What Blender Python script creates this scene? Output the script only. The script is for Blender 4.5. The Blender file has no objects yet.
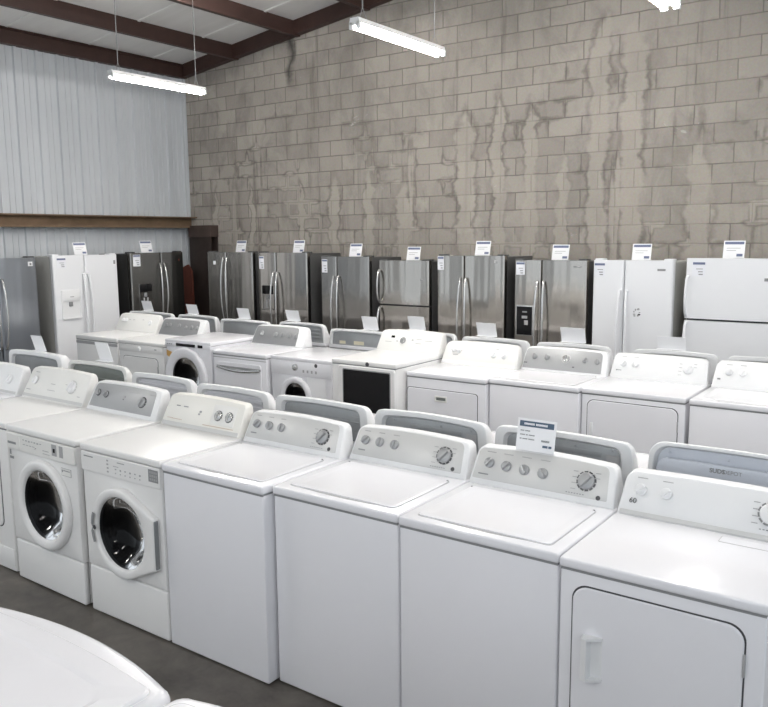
import bpy, bmesh, math, random
from math import sin, cos, pi, radians, atan
from mathutils import Vector, Matrix

random.seed(4)
SC = bpy.context.scene
COL = SC.collection

# ------------------------------------------------------------------ materials
def nodemat(name):
    m = bpy.data.materials.new(name)
    m.use_nodes = True
    nt = m.node_tree
    return m, nt, nt.nodes['Principled BSDF']

def N(nt, kind, **kw):
    n = nt.nodes.new(kind)
    for k, v in kw.items():
        if k in n.inputs.keys():
            n.inputs[k].default_value = v
        else:
            setattr(n, k, v)
    return n

def surf(name, col, rough=0.4, metal=0.0, coat=0.0, var=0.04, scale=6.0, bump=0.0, spec=0.5):
    """plain painted / plastic / metal surface with a little procedural wear"""
    m, nt, b = nodemat(name)
    tc = N(nt, 'ShaderNodeTexCoord')
    no = N(nt, 'ShaderNodeTexNoise', Scale=scale, Detail=4.0, Roughness=0.6)
    nt.links.new(tc.outputs['Object'], no.inputs['Vector'])
    rp = N(nt, 'ShaderNodeMix', data_type='RGBA')
    rp.inputs[6].default_value = (*[c * (1 - var) for c in col], 1)
    rp.inputs[7].default_value = (*[min(1, c * (1 + var)) for c in col], 1)
    nt.links.new(no.outputs['Fac'], rp.inputs[0])
    nt.links.new(rp.outputs[2], b.inputs['Base Color'])
    b.inputs['Roughness'].default_value = rough
    b.inputs['Metallic'].default_value = metal
    b.inputs['Coat Weight'].default_value = coat
    b.inputs['Coat Roughness'].default_value = 0.08
    b.inputs['Specular IOR Level'].default_value = spec
    if bump:
        bp = N(nt, 'ShaderNodeBump', Strength=bump, Distance=0.002)
        nt.links.new(no.outputs['Fac'], bp.inputs['Height'])
        nt.links.new(bp.outputs['Normal'], b.inputs['Normal'])
    return m

def brushed(name, col, rough=0.3, amt=0.10, freq=220.0):
    m, nt, b = nodemat(name)
    tc = N(nt, 'ShaderNodeTexCoord')
    mp = N(nt, 'ShaderNodeMapping')
    mp.inputs['Scale'].default_value = (freq, freq, 1.2)
    no = N(nt, 'ShaderNodeTexNoise', Scale=1.0, Detail=3.0)
    nt.links.new(tc.outputs['Object'], mp.inputs['Vector'])
    nt.links.new(mp.outputs['Vector'], no.inputs['Vector'])
    mp2 = N(nt, 'ShaderNodeMapping')
    mp2.inputs['Scale'].default_value = (7.0, 7.0, 0.35)
    no2 = N(nt, 'ShaderNodeTexNoise', Scale=1.0, Detail=1.0)
    nt.links.new(tc.outputs['Object'], mp2.inputs['Vector'])
    nt.links.new(mp2.outputs['Vector'], no2.inputs['Vector'])
    mx = N(nt, 'ShaderNodeMix', data_type='RGBA')
    mx.inputs[6].default_value = (*[c * (1 - amt) for c in col], 1)
    mx.inputs[7].default_value = (*[c * (1 + amt) for c in col], 1)
    nt.links.new(no.outputs['Fac'], mx.inputs[0])
    nt.links.new(mx.outputs[2], b.inputs['Base Color'])
    b.inputs['Metallic'].default_value = 1.0
    b.inputs['Roughness'].default_value = rough
    b.inputs['Anisotropic'].default_value = 0.6
    bp = N(nt, 'ShaderNodeBump', Strength=0.5, Distance=0.02)   # slightly wavy sheet
    nt.links.new(no2.outputs['Fac'], bp.inputs['Height'])
    nt.links.new(bp.outputs['Normal'], b.inputs['Normal'])
    return m

def emit(name, col, s):
    m, nt, b = nodemat(name)
    b.inputs['Base Color'].default_value = (*col, 1)
    b.inputs['Emission Color'].default_value = (*col, 1)
    b.inputs['Emission Strength'].default_value = s
    return m

M = {}
M['white'] = surf('white_enamel', (.805, .805, .835), .22, coat=.35, var=.015)
M['warm'] = surf('warm_white_enamel', (.805, .80, .79), .32, coat=.12, var=.015)
M['cream'] = surf('cream_enamel', (.79, .777, .73), .42, coat=.05, var=.02)
M['plastic'] = surf('white_plastic', (.78, .785, .79), .38, var=.015)
M['warm_plastic'] = surf('off_white_plastic', (.78, .775, .75), .42, var=.02)
M['silver'] = surf('silver_panel', (.60, .60, .59), .38, metal=.15, var=.03)
M['mid_panel'] = surf('light_grey_panel', (.38, .385, .39), .4, metal=.15, var=.03)
M['grey_panel'] = surf('grey_panel', (.25, .255, .26), .42, metal=.2, var=.03)
M['back_grey'] = surf('galvanised_grey', (.34, .355, .365), .42, metal=.35, var=.12, scale=9)
M['back_dark'] = surf('dull_grey_steel', (.25, .26, .265), .45, metal=.3, var=.12, scale=9)
M['back_green'] = surf('green_grey_steel', (.21, .23, .215), .4, metal=.3, var=.10, scale=9)
M['back_pale'] = surf('pale_steel_back', (.56, .565, .60), .4, var=.04)
M['back_blue'] = surf('pale_blue_grey_steel', (.56, .59, .65), .35, var=.03)
M['gap'] = surf('dark_gasket', (.06, .06, .065), .7, var=.05)
M['mark'] = surf('grey_print_and_shade', (.26, .265, .27), .6, var=.02)
M['pale_mark'] = surf('pale_print_and_shade', (.38, .38, .385), .6, var=.02)
M['dark_mark'] = surf('dark_print', (.06, .06, .065), .5, var=.02)
M['tan_mark'] = surf('tan_print', (.55, .44, .36), .6, var=.02)
M['knob'] = surf('grey_knob', (.36, .365, .37), .38, metal=.5, var=.04)
M['chrome'] = surf('satin_chrome', (.62, .62, .61), .22, metal=.85, var=.03)
M['dark_chrome'] = surf('dark_knob_ring', (.09, .09, .095), .35, metal=.3, var=.05)
M['glass'] = surf('smoked_glass', (.008, .008, .009), .08, var=.0, spec=.22)
M['drum'] = brushed('drum_steel', (.06, .06, .065), .55, .1, 60)
M['rubber'] = surf('dark_rubber', (.018, .018, .019), .45, var=.1)
M['black'] = surf('black_gloss_plastic', (.008, .008, .009), .16, var=.0, spec=.25)
M['steel'] = brushed('stainless_steel', (.45, .432, .405), .17)
M['steel_warm'] = brushed('stainless_steel_warm', (.51, .484, .445), .15)
M['steel_flat'] = brushed('stainless_steel_dull', (.40, .387, .366), .22)
M['steel_blue'] = brushed('stainless_steel_cool', (.40, .42, .45), .30)
M['steel_black'] = brushed('black_stainless', (.27, .26, .245), .24)
M['fridge_side'] = surf('dark_grey_cabinet_paint', (.075, .075, .075), .5, var=.06, bump=.1, scale=80)
M['fridge_side_black'] = surf('black_cabinet_paint', (.022, .022, .022), .5, var=.06)
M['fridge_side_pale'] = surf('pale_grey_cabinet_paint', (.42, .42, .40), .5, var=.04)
M['fridge_white'] = surf('white_textured_paint', (.79, .80, .82), .34, coat=.1, var=.012, bump=.05, scale=200)
M['paper'] = surf('white_card', (.84, .845, .86), .5, var=.01)
M['sticker'] = surf('white_sticker', (.78, .79, .83), .5, var=.01)
M['navy'] = surf('navy_print', (.07, .11, .17), .5, var=.03)
M['violet'] = surf('blue_violet_print', (.13, .155, .26), .5, var=.03)
M['yellow'] = surf('yellow_sticker', (.70, .66, .50), .5, var=.05)
M['orange'] = surf('orange_sticker', (.62, .36, .10), .5, var=.25, scale=60)
M['purlin'] = surf('red_oxide_primer', (.050, .024, .019), .55, var=.35, scale=5)
M['girt'] = surf('weathered_brown_girt', (.16, .105, .06), .7, var=.5, scale=4, bump=.4)
M['post'] = surf('dark_brown_steel', (.024, .015, .012), .6, var=.5, scale=6)
M['rust'] = surf('rust_red_board', (.12, .03, .018), .6, var=.4, scale=8)
M['wire'] = surf('galvanised_wire', (.35, .35, .35), .4, metal=.7, var=.1)
M['tube'] = emit('fluorescent_tube', (1.0, .97, .93), 78.0)
M['fixture'] = surf('white_fixture_enamel', (.82, .82, .82), .35, var=.01)
M['fan_white'] = surf('white_fan_plastic', (.7, .7, .7), .4, var=.02)

def wall_block_material():
    m, nt, b = nodemat('concrete_block_wall')
    L = nt.links.new
    tc = N(nt, 'ShaderNodeTexCoord')
    sp = N(nt, 'ShaderNodeSeparateXYZ'); L(tc.outputs['Object'], sp.inputs[0])
    ad = N(nt, 'ShaderNodeMath', operation='ADD'); ad.inputs[1].default_value = -0.65 * .2032 + 20 * .2032
    L(sp.outputs['Z'], ad.inputs[0])
    ax = N(nt, 'ShaderNodeMath', operation='ADD'); ax.inputs[1].default_value = 40.64 - .03
    L(sp.outputs['X'], ax.inputs[0])
    cb = N(nt, 'ShaderNodeCombineXYZ'); L(ax.outputs[0], cb.inputs[0]); L(ad.outputs[0], cb.inputs[1])
    def brick(ms, sm):
        k = N(nt, 'ShaderNodeTexBrick', offset=.5, offset_frequency=2, squash=1.0)
        k.inputs['Scale'].default_value = 1.0
        k.inputs['Mortar Size'].default_value = ms
        k.inputs['Mortar Smooth'].default_value = sm
        k.inputs['Brick Width'].default_value = .4064
        k.inputs['Row Height'].default_value = .2032
        k.inputs['Bias'].default_value = 0
        k.inputs['Color1'].default_value = (.335, .305, .27, 1)
        k.inputs['Color2'].default_value = (.42, .386, .344, 1)
        k.inputs['Mortar'].default_value = (.185, .168, .15, 1)
        L(wob.outputs[0], k.inputs['Vector'])
        return k
    # wobble the joints slightly
    nw = N(nt, 'ShaderNodeTexNoise', Scale=9.0, Detail=2.0)
    L(tc.outputs['Object'], nw.inputs['Vector'])
    sub = N(nt, 'ShaderNodeVectorMath', operation='SUBTRACT'); sub.inputs[1].default_value = (.5, .5, .5)
    L(nw.outputs['Color'], sub.inputs[0])
    scl = N(nt, 'ShaderNodeVectorMath', operation='SCALE'); scl.inputs['Scale'].default_value = .012
    L(sub.outputs[0], scl.inputs[0])
    wob = N(nt, 'ShaderNodeVectorMath', operation='ADD'); L(cb.outputs[0], wob.inputs[0]); L(scl.outputs[0], wob.inputs[1])
    b1 = brick(.009, .6); b2 = brick(.075, 1.0)

    def noise(sc, detail=4.0, rough=.6, dist=0.0, w=(0, 0, 0)):
        mp = N(nt, 'ShaderNodeMapping'); mp.inputs['Scale'].default_value = sc; mp.inputs['Location'].default_value = w
        L(tc.outputs['Object'], mp.inputs['Vector'])
        k = N(nt, 'ShaderNodeTexNoise', Scale=1.0, Detail=detail, Roughness=rough, Distortion=dist)
        L(mp.outputs['Vector'], k.inputs['Vector'])
        return k
    def ramp(src, a, c):
        r = N(nt, 'ShaderNodeMapRange', clamp=True)
        r.inputs['From Min'].default_value = a; r.inputs['From Max'].default_value = c
        L(src, r.inputs['Value'])
        return r.outputs[0]
    def mixc(fac, a, c, mode='MIX'):
        k = N(nt, 'ShaderNodeMix', data_type='RGBA', blend_type=mode)
        if isinstance(fac, float): k.inputs[0].default_value = fac
        else: L(fac, k.inputs[0])
        for s, v in ((6, a), (7, c)):
            if isinstance(v, tuple): k.inputs[s].default_value = (*v, 1)
            else: L(v, k.inputs[s])
        return k.outputs[2]
    def mul(a, c):
        k = N(nt, 'ShaderNodeMath', operation='MULTIPLY')
        for s, v in ((0, a), (1, c)):
            if isinstance(v, float): k.inputs[s].default_value = v
            else: L(v, k.inputs[s])
        return k.outputs[0]
    def math(op, a, c, d=None):
        k = N(nt, 'ShaderNodeMath', operation=op)
        for q, v in enumerate((a, c, d)):
            if v is None: continue
            if isinstance(v, (int, float)): k.inputs[q].default_value = v
            else: L(v, k.inputs[q])
        return k.outputs[0]
    fine = noise((40, 40, 40), 6.0, .7)
    mid = noise((6, 6, 6), 4.0, .6)
    streak = noise((3.6, 1, .26), 3.0, .55, .12)          # pale runs of washed-out lime
    region = noise((.75, 1, .55), 3.0, .55, .4, (7, 0, 3))
    high = N(nt, 'ShaderNodeMapRange', clamp=True)       # the runs gather lower on the wall
    high.inputs['From Min'].default_value = 4.3; high.inputs['From Max'].default_value = 2.9
    high.inputs['To Min'].default_value = .25
    L(sp.outputs['Z'], high.inputs['Value'])
    # pale runs below leaking joints, each at its own place on the wall
    wx = math('ADD', sp.outputs['X'], math('MULTIPLY_ADD', noise((2.2, 1, 3.0), 3.0, .6, 0, (2, 0, 8)).outputs['Fac'], .34, -.17))
    s1 = None
    for rx, rz, rw in ((-7.84, 2.88, .10), (-7.23, 2.96, .16), (-6.62, 2.98, .15), (-6.05, 2.82, .20), (-5.13, 3.59, .22), (-4.67, 3.72, .16), (-4.24, 3.56, .15), (-3.86, 3.03, .13),
                       (-3.42, 4.48, .20), (-3.05, 4.42, .22), (-9.63, 2.82, .09), (-8.86, 2.86, .09), (-2.34, 3.02, .24), (-1.3, 3.6, .2), (.4, 4.0, .22), (2.2, 3.2, .2)):
        q = math('SUBTRACT', 1.0, math('DIVIDE', math('ABSOLUTE', math('SUBTRACT', wx, rx), None), rw))
        q = math('MULTIPLY', math('MAXIMUM', q, 0.0), ramp(sp.outputs['Z'], rz + .25, rz - .35))
        s1 = q if s1 is None else math('MAXIMUM', s1, q)
    s1 = math('MAXIMUM', math('MULTIPLY', s1, 1.1), mul(ramp(streak.outputs['Fac'], .56, .76), high.outputs[0]))
    patch = ramp(noise((1.7, 1, 1.9), 3.0, .55, .2, (5, 0, 4)).outputs['Fac'], .43, .60)
    jn = mul(mul(mul(b2.outputs['Fac'], ramp(region.outputs['Fac'], .30, .50)), high.outputs[0]), patch)
    F = math('ADD', math('MAXIMUM', s1, math('MULTIPLY', jn, .80)), math('MULTIPLY_ADD', mid.outputs['Fac'], .60, -.30))
    wash = ramp(F, .44, .66)
    ring = mul(ramp(F, .18, .40), math('SUBTRACT', 1.0, ramp(F, .42, .60)))
    ringm = mul(ring, ramp(noise((1.1, 1, 1.4), 3.0, .6, .3, (3, 0, 9)).outputs['Fac'], .40, .58))
    dark = ramp(noise((2.6, 1, 1.5), 5.0, .68, .6, (1, 0, 5)).outputs['Fac'], .46, .70)
    blot = ramp(noise((.55, 1, .5), 3.0, .6, .3, (4, 0, 1)).outputs['Fac'], .40, .66)
    drip = ramp(noise((5.0, 1, .35), 4.0, .6, .3, (1, 0, 5)).outputs['Fac'], .60, .72)
    col = b1.outputs['Color']
    col = mixc(mul(dark, .55), col, (.165, .155, .142))
    flat = N(nt, 'ShaderNodeMapRange', clamp=True)        # joints fade under old wash towards the right
    flat.inputs['From Min'].default_value = -8.5; flat.inputs['From Max'].default_value = -1.0
    L(sp.outputs['X'], flat.inputs['Value'])
    col = mixc(mul(mul(flat.outputs[0], ramp(region.outputs['Fac'], .35, .6)), .55), col, (.345, .316, .282))
    col = mixc(mul(blot, .28), col, (.19, .176, .158))
    col = mixc(mul(drip, .55), col, (.125, .117, .107))
    col = mixc(mul(wash, .44), col, (.45, .41, .36))
    col = mixc(mul(ringm, .58), col, (.112, .102, .091))
    leak = math('MULTIPLY', math('SUBTRACT', 1.0, math('DIVIDE', math('ABSOLUTE', math('SUBTRACT', wx, -7.97), None), .10)), ramp(sp.outputs['Z'], 4.10, 4.35))
    col = mixc(math('MULTIPLY', math('MAXIMUM', leak, 0.0), .9), col, (.05, .047, .043))
    spots = ramp(noise((2.6, 1, 2.4), 5.0, .7, .8, (11, 0, 2)).outputs['Fac'], .67, .72)
    col = mixc(mul(spots, .55), col, (.58, .565, .535))
    grain = mixc(.35, col, fine.outputs['Color'], 'SOFT_LIGHT')
    hs = N(nt, 'ShaderNodeHueSaturation', Saturation=1.0); L(grain, hs.inputs['Color'])
    L(hs.outputs[0], b.inputs['Base Color'])
    b.inputs['Roughness'].default_value = .9
    hm = N(nt, 'ShaderNodeMath', operation='MULTIPLY_ADD'); hm.inputs[1].default_value = -1.0; hm.inputs[2].default_value = 1.0
    L(b1.outputs['Fac'], hm.inputs[0])
    h2 = N(nt, 'ShaderNodeMath', operation='MULTIPLY_ADD'); h2.inputs[1].default_value = .35
    L(fine.outputs['Fac'], h2.inputs[0]); L(hm.outputs[0], h2.inputs[2])
    bp = N(nt, 'ShaderNodeBump', Strength=.5, Distance=.006); L(h2.outputs[0], bp.inputs['Height'])
    L(bp.outputs['Normal'], b.inputs['Normal'])
    return m

def streaky(name, c0, c1, sc, rough=.5, metal=0.0, bump=0.0):
    m, nt, b = nodemat(name)
    tc = N(nt, 'ShaderNodeTexCoord')
    mp = N(nt, 'ShaderNodeMapping'); mp.inputs['Scale'].default_value = sc
    nt.links.new(tc.outputs['Object'], mp.inputs['Vector'])
    no = N(nt, 'ShaderNodeTexNoise', Scale=1.0, Detail=6.0, Roughness=.65, Distortion=.3)
    nt.links.new(mp.outputs['Vector'], no.inputs['Vector'])
    r = N(nt, 'ShaderNodeMapRange', clamp=True); r.inputs['From Min'].default_value = .3; r.inputs['From Max'].default_value = .7
    nt.links.new(no.outputs['Fac'], r.inputs['Value'])
    mx = N(nt, 'ShaderNodeMix', data_type='RGBA')
    mx.inputs[6].default_value = (*c0, 1); mx.inputs[7].default_value = (*c1, 1)
    nt.links.new(r.outputs[0], mx.inputs[0]); nt.links.new(mx.outputs[2], b.inputs['Base Color'])
    b.inputs['Roughness'].default_value = rough; b.inputs['Metallic'].default_value = metal
    if bump:
        bp = N(nt, 'ShaderNodeBump', Strength=bump, Distance=.004)
        nt.links.new(no.outputs['Fac'], bp.inputs['Height']); nt.links.new(bp.outputs['Normal'], b.inputs['Normal'])
    return m

M['block'] = wall_block_material()
M['metal_wall'] = streaky('pale_ribbed_sheet', (.47, .495, .52), (.55, .575, .60), (3, 3, .25), .42)
M['roof'] = streaky('white_vinyl_insulation', (.80, .80, .79), (.88, .88, .87), (.5, 5, .5), .6, 0, .15)
M['roof_seam'] = surf('insulation_seam_tape', (.86, .86, .85), .5, var=.03)
M['floor'] = streaky('stained_concrete', (.042, .036, .030), (.140, .125, .106), (3.6, 3.6, 3.6), .42, 0, .12)

# ------------------------------------------------------------------ mesh helpers
def finish(name, bm, mat, parent=None, ang=35, smooth=True):
    bmesh.ops.remove_doubles(bm, verts=bm.verts, dist=1e-6)
    bmesh.ops.recalc_face_normals(bm, faces=bm.faces)
    me = bpy.data.meshes.new(name)
    bm.to_mesh(me); bm.free()
    if smooth:
        me.polygons.foreach_set('use_smooth', [True] * len(me.polygons))
        me.set_sharp_from_angle(angle=radians(ang))
    mats = mat if isinstance(mat, (list, tuple)) else [mat]
    for k in mats: me.materials.append(M[k] if isinstance(k, str) else k)
    o = bpy.data.objects.new(name, me)
    COL.objects.link(o)
    if parent: o.parent = parent
    return o

def tag(o, label=None, cat=None, group=None, kind=None):
    if label: o['label'] = label
    if cat: o['category'] = cat
    if group: o['group'] = group
    if kind: o['kind'] = kind
    return o

def thing(name, label, cat, loc=(0, 0, 0), rz=0.0, group=None):
    o = bpy.data.objects.new(name, None)
    o.empty_display_size = .1
    COL.objects.link(o)
    o.location = loc; o.rotation_euler = (0, 0, rz)
    return tag(o, label, cat, group)

def rbox(bm, x0, x1, y0, y1, z0, z1, r=0.0, seg=2):
    t = bmesh.new()
    bmesh.ops.create_cube(t, size=1.0)
    for v in t.verts:
        v.co = Vector((x0 + (v.co.x + .5) * (x1 - x0), y0 + (v.co.y + .5) * (y1 - y0), z0 + (v.co.z + .5) * (z1 - z0)))
    if r:
        r = min(r, .49 * min(abs(x1 - x0), abs(y1 - y0), abs(z1 - z0)))
        bmesh.ops.bevel(t, geom=list(t.edges), offset=r, segments=seg, profile=.5, affect='EDGES', clamp_overlap=True)
    merge(bm, t)

def merge(bm, t, mi=0):
    vs = {v: bm.verts.new(v.co) for v in t.verts}
    for f in t.faces:
        try:
            nf = bm.faces.new([vs[v] for v in f.verts]); nf.material_index = mi
        except ValueError: pass
    t.free()

def loft(bm, rings, cap0=True, cap1=True, mi=0):
    R = [[bm.verts.new(p) for p in r] for r in rings]
    n = len(R[0])
    for a, b in zip(R, R[1:]):
        for i in range(n):
            j = (i + 1) % n
            f = bm.faces.new((a[i], a[j], b[j], b[i])); f.material_index = mi
    if cap0:
        f = bm.faces.new(R[0]); f.material_index = mi
    if cap1:
        f = bm.faces.new(list(reversed(R[-1]))); f.material_index = mi

def rrect(x0, x1, z0, z1, r, seg=5, r2=None):
    """rounded rectangle outline; r for upper corners, r2 for lower"""
    r2 = r if r2 is None else r2
    out = []
    for cx, cz, a0, rr in ((x1, z1, 0, r), (x0, z1, 90, r), (x0, z0, 180, r2), (x1, z0, 270, r2)):
        sx = -1 if cx == x1 else 1; sz = -1 if cz == z1 else 1
        for k in range(seg + 1):
            a = radians(a0 + 90 * k / seg)
            out.append((cx + sx * rr + rr * cos(a), cz + sz * rr + rr * sin(a)))
    return out

def inset(o, e):
    xs = [p[0] for p in o]; zs = [p[1] for p in o]
    cx, cz = (min(xs) + max(xs)) / 2, (min(zs) + max(zs)) / 2
    w, h = max(xs) - min(xs), max(zs) - min(zs)
    kx, kz = 1 - 2 * e / w, 1 - 2 * e / h
    return [(cx + (x - cx) * kx, cz + (z - cz) * kz) for x, z in o]

def slab(bm, outline, y0, y1, e=.004, mi=0):
    """outline in XZ extruded along y with small eased edges"""
    s = 1 if y1 > y0 else -1
    i2 = inset(outline, e)
    loft(bm, [[(x, y0, z) for x, z in i2], [(x, y0 + s * e, z) for x, z in outline],
              [(x, y1 - s * e, z) for x, z in outline], [(x, y1, z) for x, z in i2]], mi=mi)

def flatslab(bm, outline, z0, z1, e=.004):
    """outline in XY extruded up"""
    i2 = inset(outline, e)
    loft(bm, [[(x, y, z0) for x, y in i2], [(x, y, z0 + e) for x, y in outline],
              [(x, y, z1 - e) for x, y in outline], [(x, y, z1) for x, y in i2]])

def lathe(bm, c, ax, prof, seg=40, mi=0, cap0=False, cap1=False, u=None):
    """prof: (radius, offset along ax)"""
    ax = Vector(ax).normalized()
    u = Vector(u) if u else (Vector((1, 0, 0)) if abs(ax.x) < .9 else Vector((0, 0, 1)))
    w = ax.cross(u).normalized()
    c = Vector(c)
    loft(bm, [[c + ax * o + u * (r * cos(2 * pi * k / seg)) + w * (r * sin(2 * pi * k / seg)) for k in range(seg)] for r, o in prof], cap0, cap1, mi)

def sweep(bm, pts, rx, ry=None, n=10, ref=(1, 0, 0), mi=0):
    ry = ry or rx
    pts = [Vector(p) for p in pts]
    rings = []
    for i, p in enumerate(pts):
        t = (pts[min(i + 1, len(pts) - 1)] - pts[max(i - 1, 0)]).normalized()
        u = Vector(ref); u = (u - t * u.dot(t)).normalized(); w = t.cross(u)
        rings.append([p + u * (rx * cos(2 * pi * k / n)) + w * (ry * sin(2 * pi * k / n)) for k in range(n)])
    loft(bm, rings, mi=mi)

def cyl(bm, p, q, r, n=12):
    sweep(bm, [p, q], r, n=n, ref=(1, 0, 0) if abs((Vector(q) - Vector(p)).normalized().x) < .9 else (0, 0, 1))

def add(name, mat, parent, fn, *a, ang=35, **kw):
    bm = bmesh.new(); fn(bm, *a, **kw)
    return finish(name, bm, mat, parent, ang)

def text_mesh(name, body, size, mat, parent, mtx, bold=0.0):
    cu = bpy.data.curves.new(name, 'FONT')
    cu.body = body; cu.size = size; cu.extrude = .0004; cu.offset = bold
    cu.align_x = 'CENTER'; cu.align_y = 'CENTER'
    tmp = bpy.data.objects.new(name + '_tmp', cu); COL.objects.link(tmp)
    dg = bpy.context.evaluated_depsgraph_get()
    me = bpy.data.meshes.new_from_object(tmp.evaluated_get(dg))
    bpy.data.objects.remove(tmp)
    me.transform(mtx); me.name = name
    me.materials.clear(); me.materials.append(M[mat])
    o = bpy.data.objects.new(name, me); COL.objects.link(o); o.parent = parent
    return o

# ------------------------------------------------------------------ the building
HC = 2.05                       # eye height
XL, YW = -10.25, 8.85           # left metal wall, back block wall
SLOPE = .124
XR, YN = 5.0, -5.0
def zroof(x): return 4.75 + SLOPE * (x - XL)

o = add('floor', 'floor', None, rbox, XL - .3, XR, YN, YW + .2, -.2, 0); tag(o, kind='structure')
def wb(bm):
    z1 = zroof(XL) + .1; z2 = zroof(XR) + .1
    r = [[(XL - .3, y, 0), (XR, y, 0), (XR, y, z2), (XL - .3, y, z1)] for y in (YW, YW + .2)]
    loft(bm, r)
o = add('wall_back', 'block', None, wb, ang=20); tag(o, kind='structure')

def ribbed(bm, side):
    # R-panel profile: high ribs every 0.305 m with two low ribs between
    prof = []
    y = YN
    while y < YW + .05:
        for dy, dx in ((0, 0), (.02, .0), (.032, .030), (.068, .030), (.08, 0), (.15, 0), (.155, .009), (.175, .009), (.180, 0), (.23, 0), (.235, .009), (.255, .009), (.260, 0)):
            if y + dy <= YW + .02: prof.append((XL + dx, y + dy))
        y += .305
    prof = [p for p in prof if p[1] > 1.6] if side else [p for p in prof if p[1] < -1.6]  # unseen opening between the halves, added for daylight and bands in the steel
    a = [bm.verts.new((x, yy, 0)) for x, yy in prof]; b = [bm.verts.new((x, yy, 4.69)) for x, yy in prof]
    c = [bm.verts.new((XL - .05, yy, 0)) for x, yy in prof]; d = [bm.verts.new((XL - .05, yy, 4.69)) for x, yy in prof]
    for i in range(len(prof) - 1):
        bm.faces.new((a[i], a[i + 1], b[i + 1], b[i])); bm.faces.new((c[i + 1], c[i], d[i], d[i + 1]))
o = add('wall_left', 'metal_wall', None, ribbed, True, ang=15); tag(o, kind='structure')
o = add('wall_left', 'metal_wall', None, ribbed, False, ang=15); tag(o, kind='structure')
def wcorner(bm):
    rbox(bm, XL, XL + .035, YW - .05, YW - .002, 2.22, 4.55, .003)
o = add('trim_1', 'metal_wall', None, wcorner); tag(o, kind='structure')

def roofm(bm):
    loft(bm, [[(XL - .3, y, zroof(XL - .3)), (XR, y, zroof(XR)), (XR, y, zroof(XR) + .12), (XL - .3, y, zroof(XL - .3) + .12)] for y in (YN, YW + .2)])
ceil = add('ceiling', 'roof', None, roofm, ang=20); tag(ceil, kind='structure')
def seams(bm):
    for y in (1.0, 2.22, 3.44, 4.66, 5.9, 7.1, 8.2):
        loft(bm, [[(XL, yy, zroof(XL) - .012), (XR, yy, zroof(XR) - .012), (XR, yy, zroof(XR) + .002), (XL, yy, zroof(XL) + .002)] for yy in (y - .02, y + .02)])
o = add('insulation_seam', 'roof_seam', ceil, seams)

def purlin(bm, x, h=.215, t=.012, fl=.065):
    zt = zroof(x); z0 = zt - h
    # Z-section: web with opposed flanges and lips
    P = [(x - t / 2, z0 + t), (x - t / 2, zt - t), (x - fl, zt - t), (x - fl, zt), (x + t / 2, zt), (x + t / 2, z0 + t + .0), (x + fl - t, z0 + t), (x + fl - t, z0 + .03), (x + fl, z0 + .03), (x + fl, z0), (x - t / 2, z0)]
    loft(bm, [[(a, y, b) for a, b in P] for y in (YN, YW - .02)])
xs = [-9.06, -7.84] + [-7.84 + 1.22 * k for k in range(1, 10)]
for k, x in enumerate(xs):
    o = add('roof_purlin', 'purlin', None, purlin, x, ang=20)
    place = ['nearest the ribbed metal wall', 'second out from the ribbed metal wall', 'third out from the ribbed metal wall'][k] if k < 3 else None
    tag(o, ('dark red-brown steel roof purlin ' + place) if place else 'dark red-brown steel roof purlin over the room beyond the top edge of the photo', 'roof beam', 'roof purlins', 'structure')
def eave(bm):
    z0 = 4.55
    P = [(XL - .02, z0), (XL + .10, z0), (XL + .10, z0 + .025), (XL + .06, z0 + .025), (XL + .06, z0 + .18), (XL + .10, z0 + .19), (XL + .10, z0 + .205), (XL - .02, z0 + .205)]
    loft(bm, [[(a, y, b) for a, b in P] for y in (YN, YW - .02)])
o = add('trim_2', 'purlin', None, eave, ang=20); tag(o, kind='structure')
def rake(bm):
    h = .20
    loft(bm, [[(x, YW - .11, zroof(x) - h), (x, YW - .005, zroof(x) - h), (x, YW - .005, zroof(x) - .002), (x, YW - .095, zroof(x) - .002), (x, YW - .095, zroof(x) - h + .015), (x, YW - .11, zroof(x) - h + .015)] for x in (XL + .1, XR)])
o = add('trim_3', 'purlin', None, rake, ang=20); tag(o, kind='structure')
def girt(bm):
    z0 = 2.235
    P = [(XL + .032, z0), (XL + .20, z0), (XL + .20, z0 + .03), (XL + .19, z0 + .03), (XL + .19, z0 + .012), (XL + .06, z0 + .012), (XL + .06, z0 + .155), (XL + .20, z0 + .155), (XL + .20, z0 + .172), (XL + .032, z0 + .172)]
    loft(bm, [[(a, y, b) for a, b in P] for y in (YN, YW - .02)])
o = add('wall_girt', 'girt', None, girt, ang=20)
tag(o, 'weathered brown steel girt running along the ribbed metal wall above the refrigerators', 'wall beam', kind='structure')

# dark post in the corner
t = thing('steel_post', 'dark brown steel post against the block wall in the corner beside the brown girt', 'post', (-9.84, 8.70, 0))
def postm(bm):
    rbox(bm, -.245, .245, -.02, .0, 0, 2.10, .002)
    rbox(bm, -.245, .245, .12, .14, 0, 2.10, .002)
    rbox(bm, -.012, .012, 0, .12, 0, 2.10, 0)
add('column', 'post', t, postm)
add('cap_plate', surf('brown_cap_plate', (.055, .036, .030), .6, var=.4), t, rbox, -.255, .255, -.03, .145, 2.09, 2.27, .004)
# red board leaning in the corner
t = thing('plank', 'narrow rust-red board standing in the corner beside the dark stainless refrigerator', 'board', (-10.05, 8.58, 0))
def plk(bm):
    loft(bm, [[(-.12, 0, 0), (.14, 0, 0), (.10, 0, 1.55), (.02, 0, 1.66), (-.10, 0, 1.62)], [(-.12, .03, 0), (.14, .03, 0), (.10, .03, 1.55), (.02, .03, 1.66), (-.10, .03, 1.62)]])
add('board', 'rust', t, plk)
add('batten', 'rust', t, rbox, -.13, .13, -.012, .0, 1.02, 1.08, .003)

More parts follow.
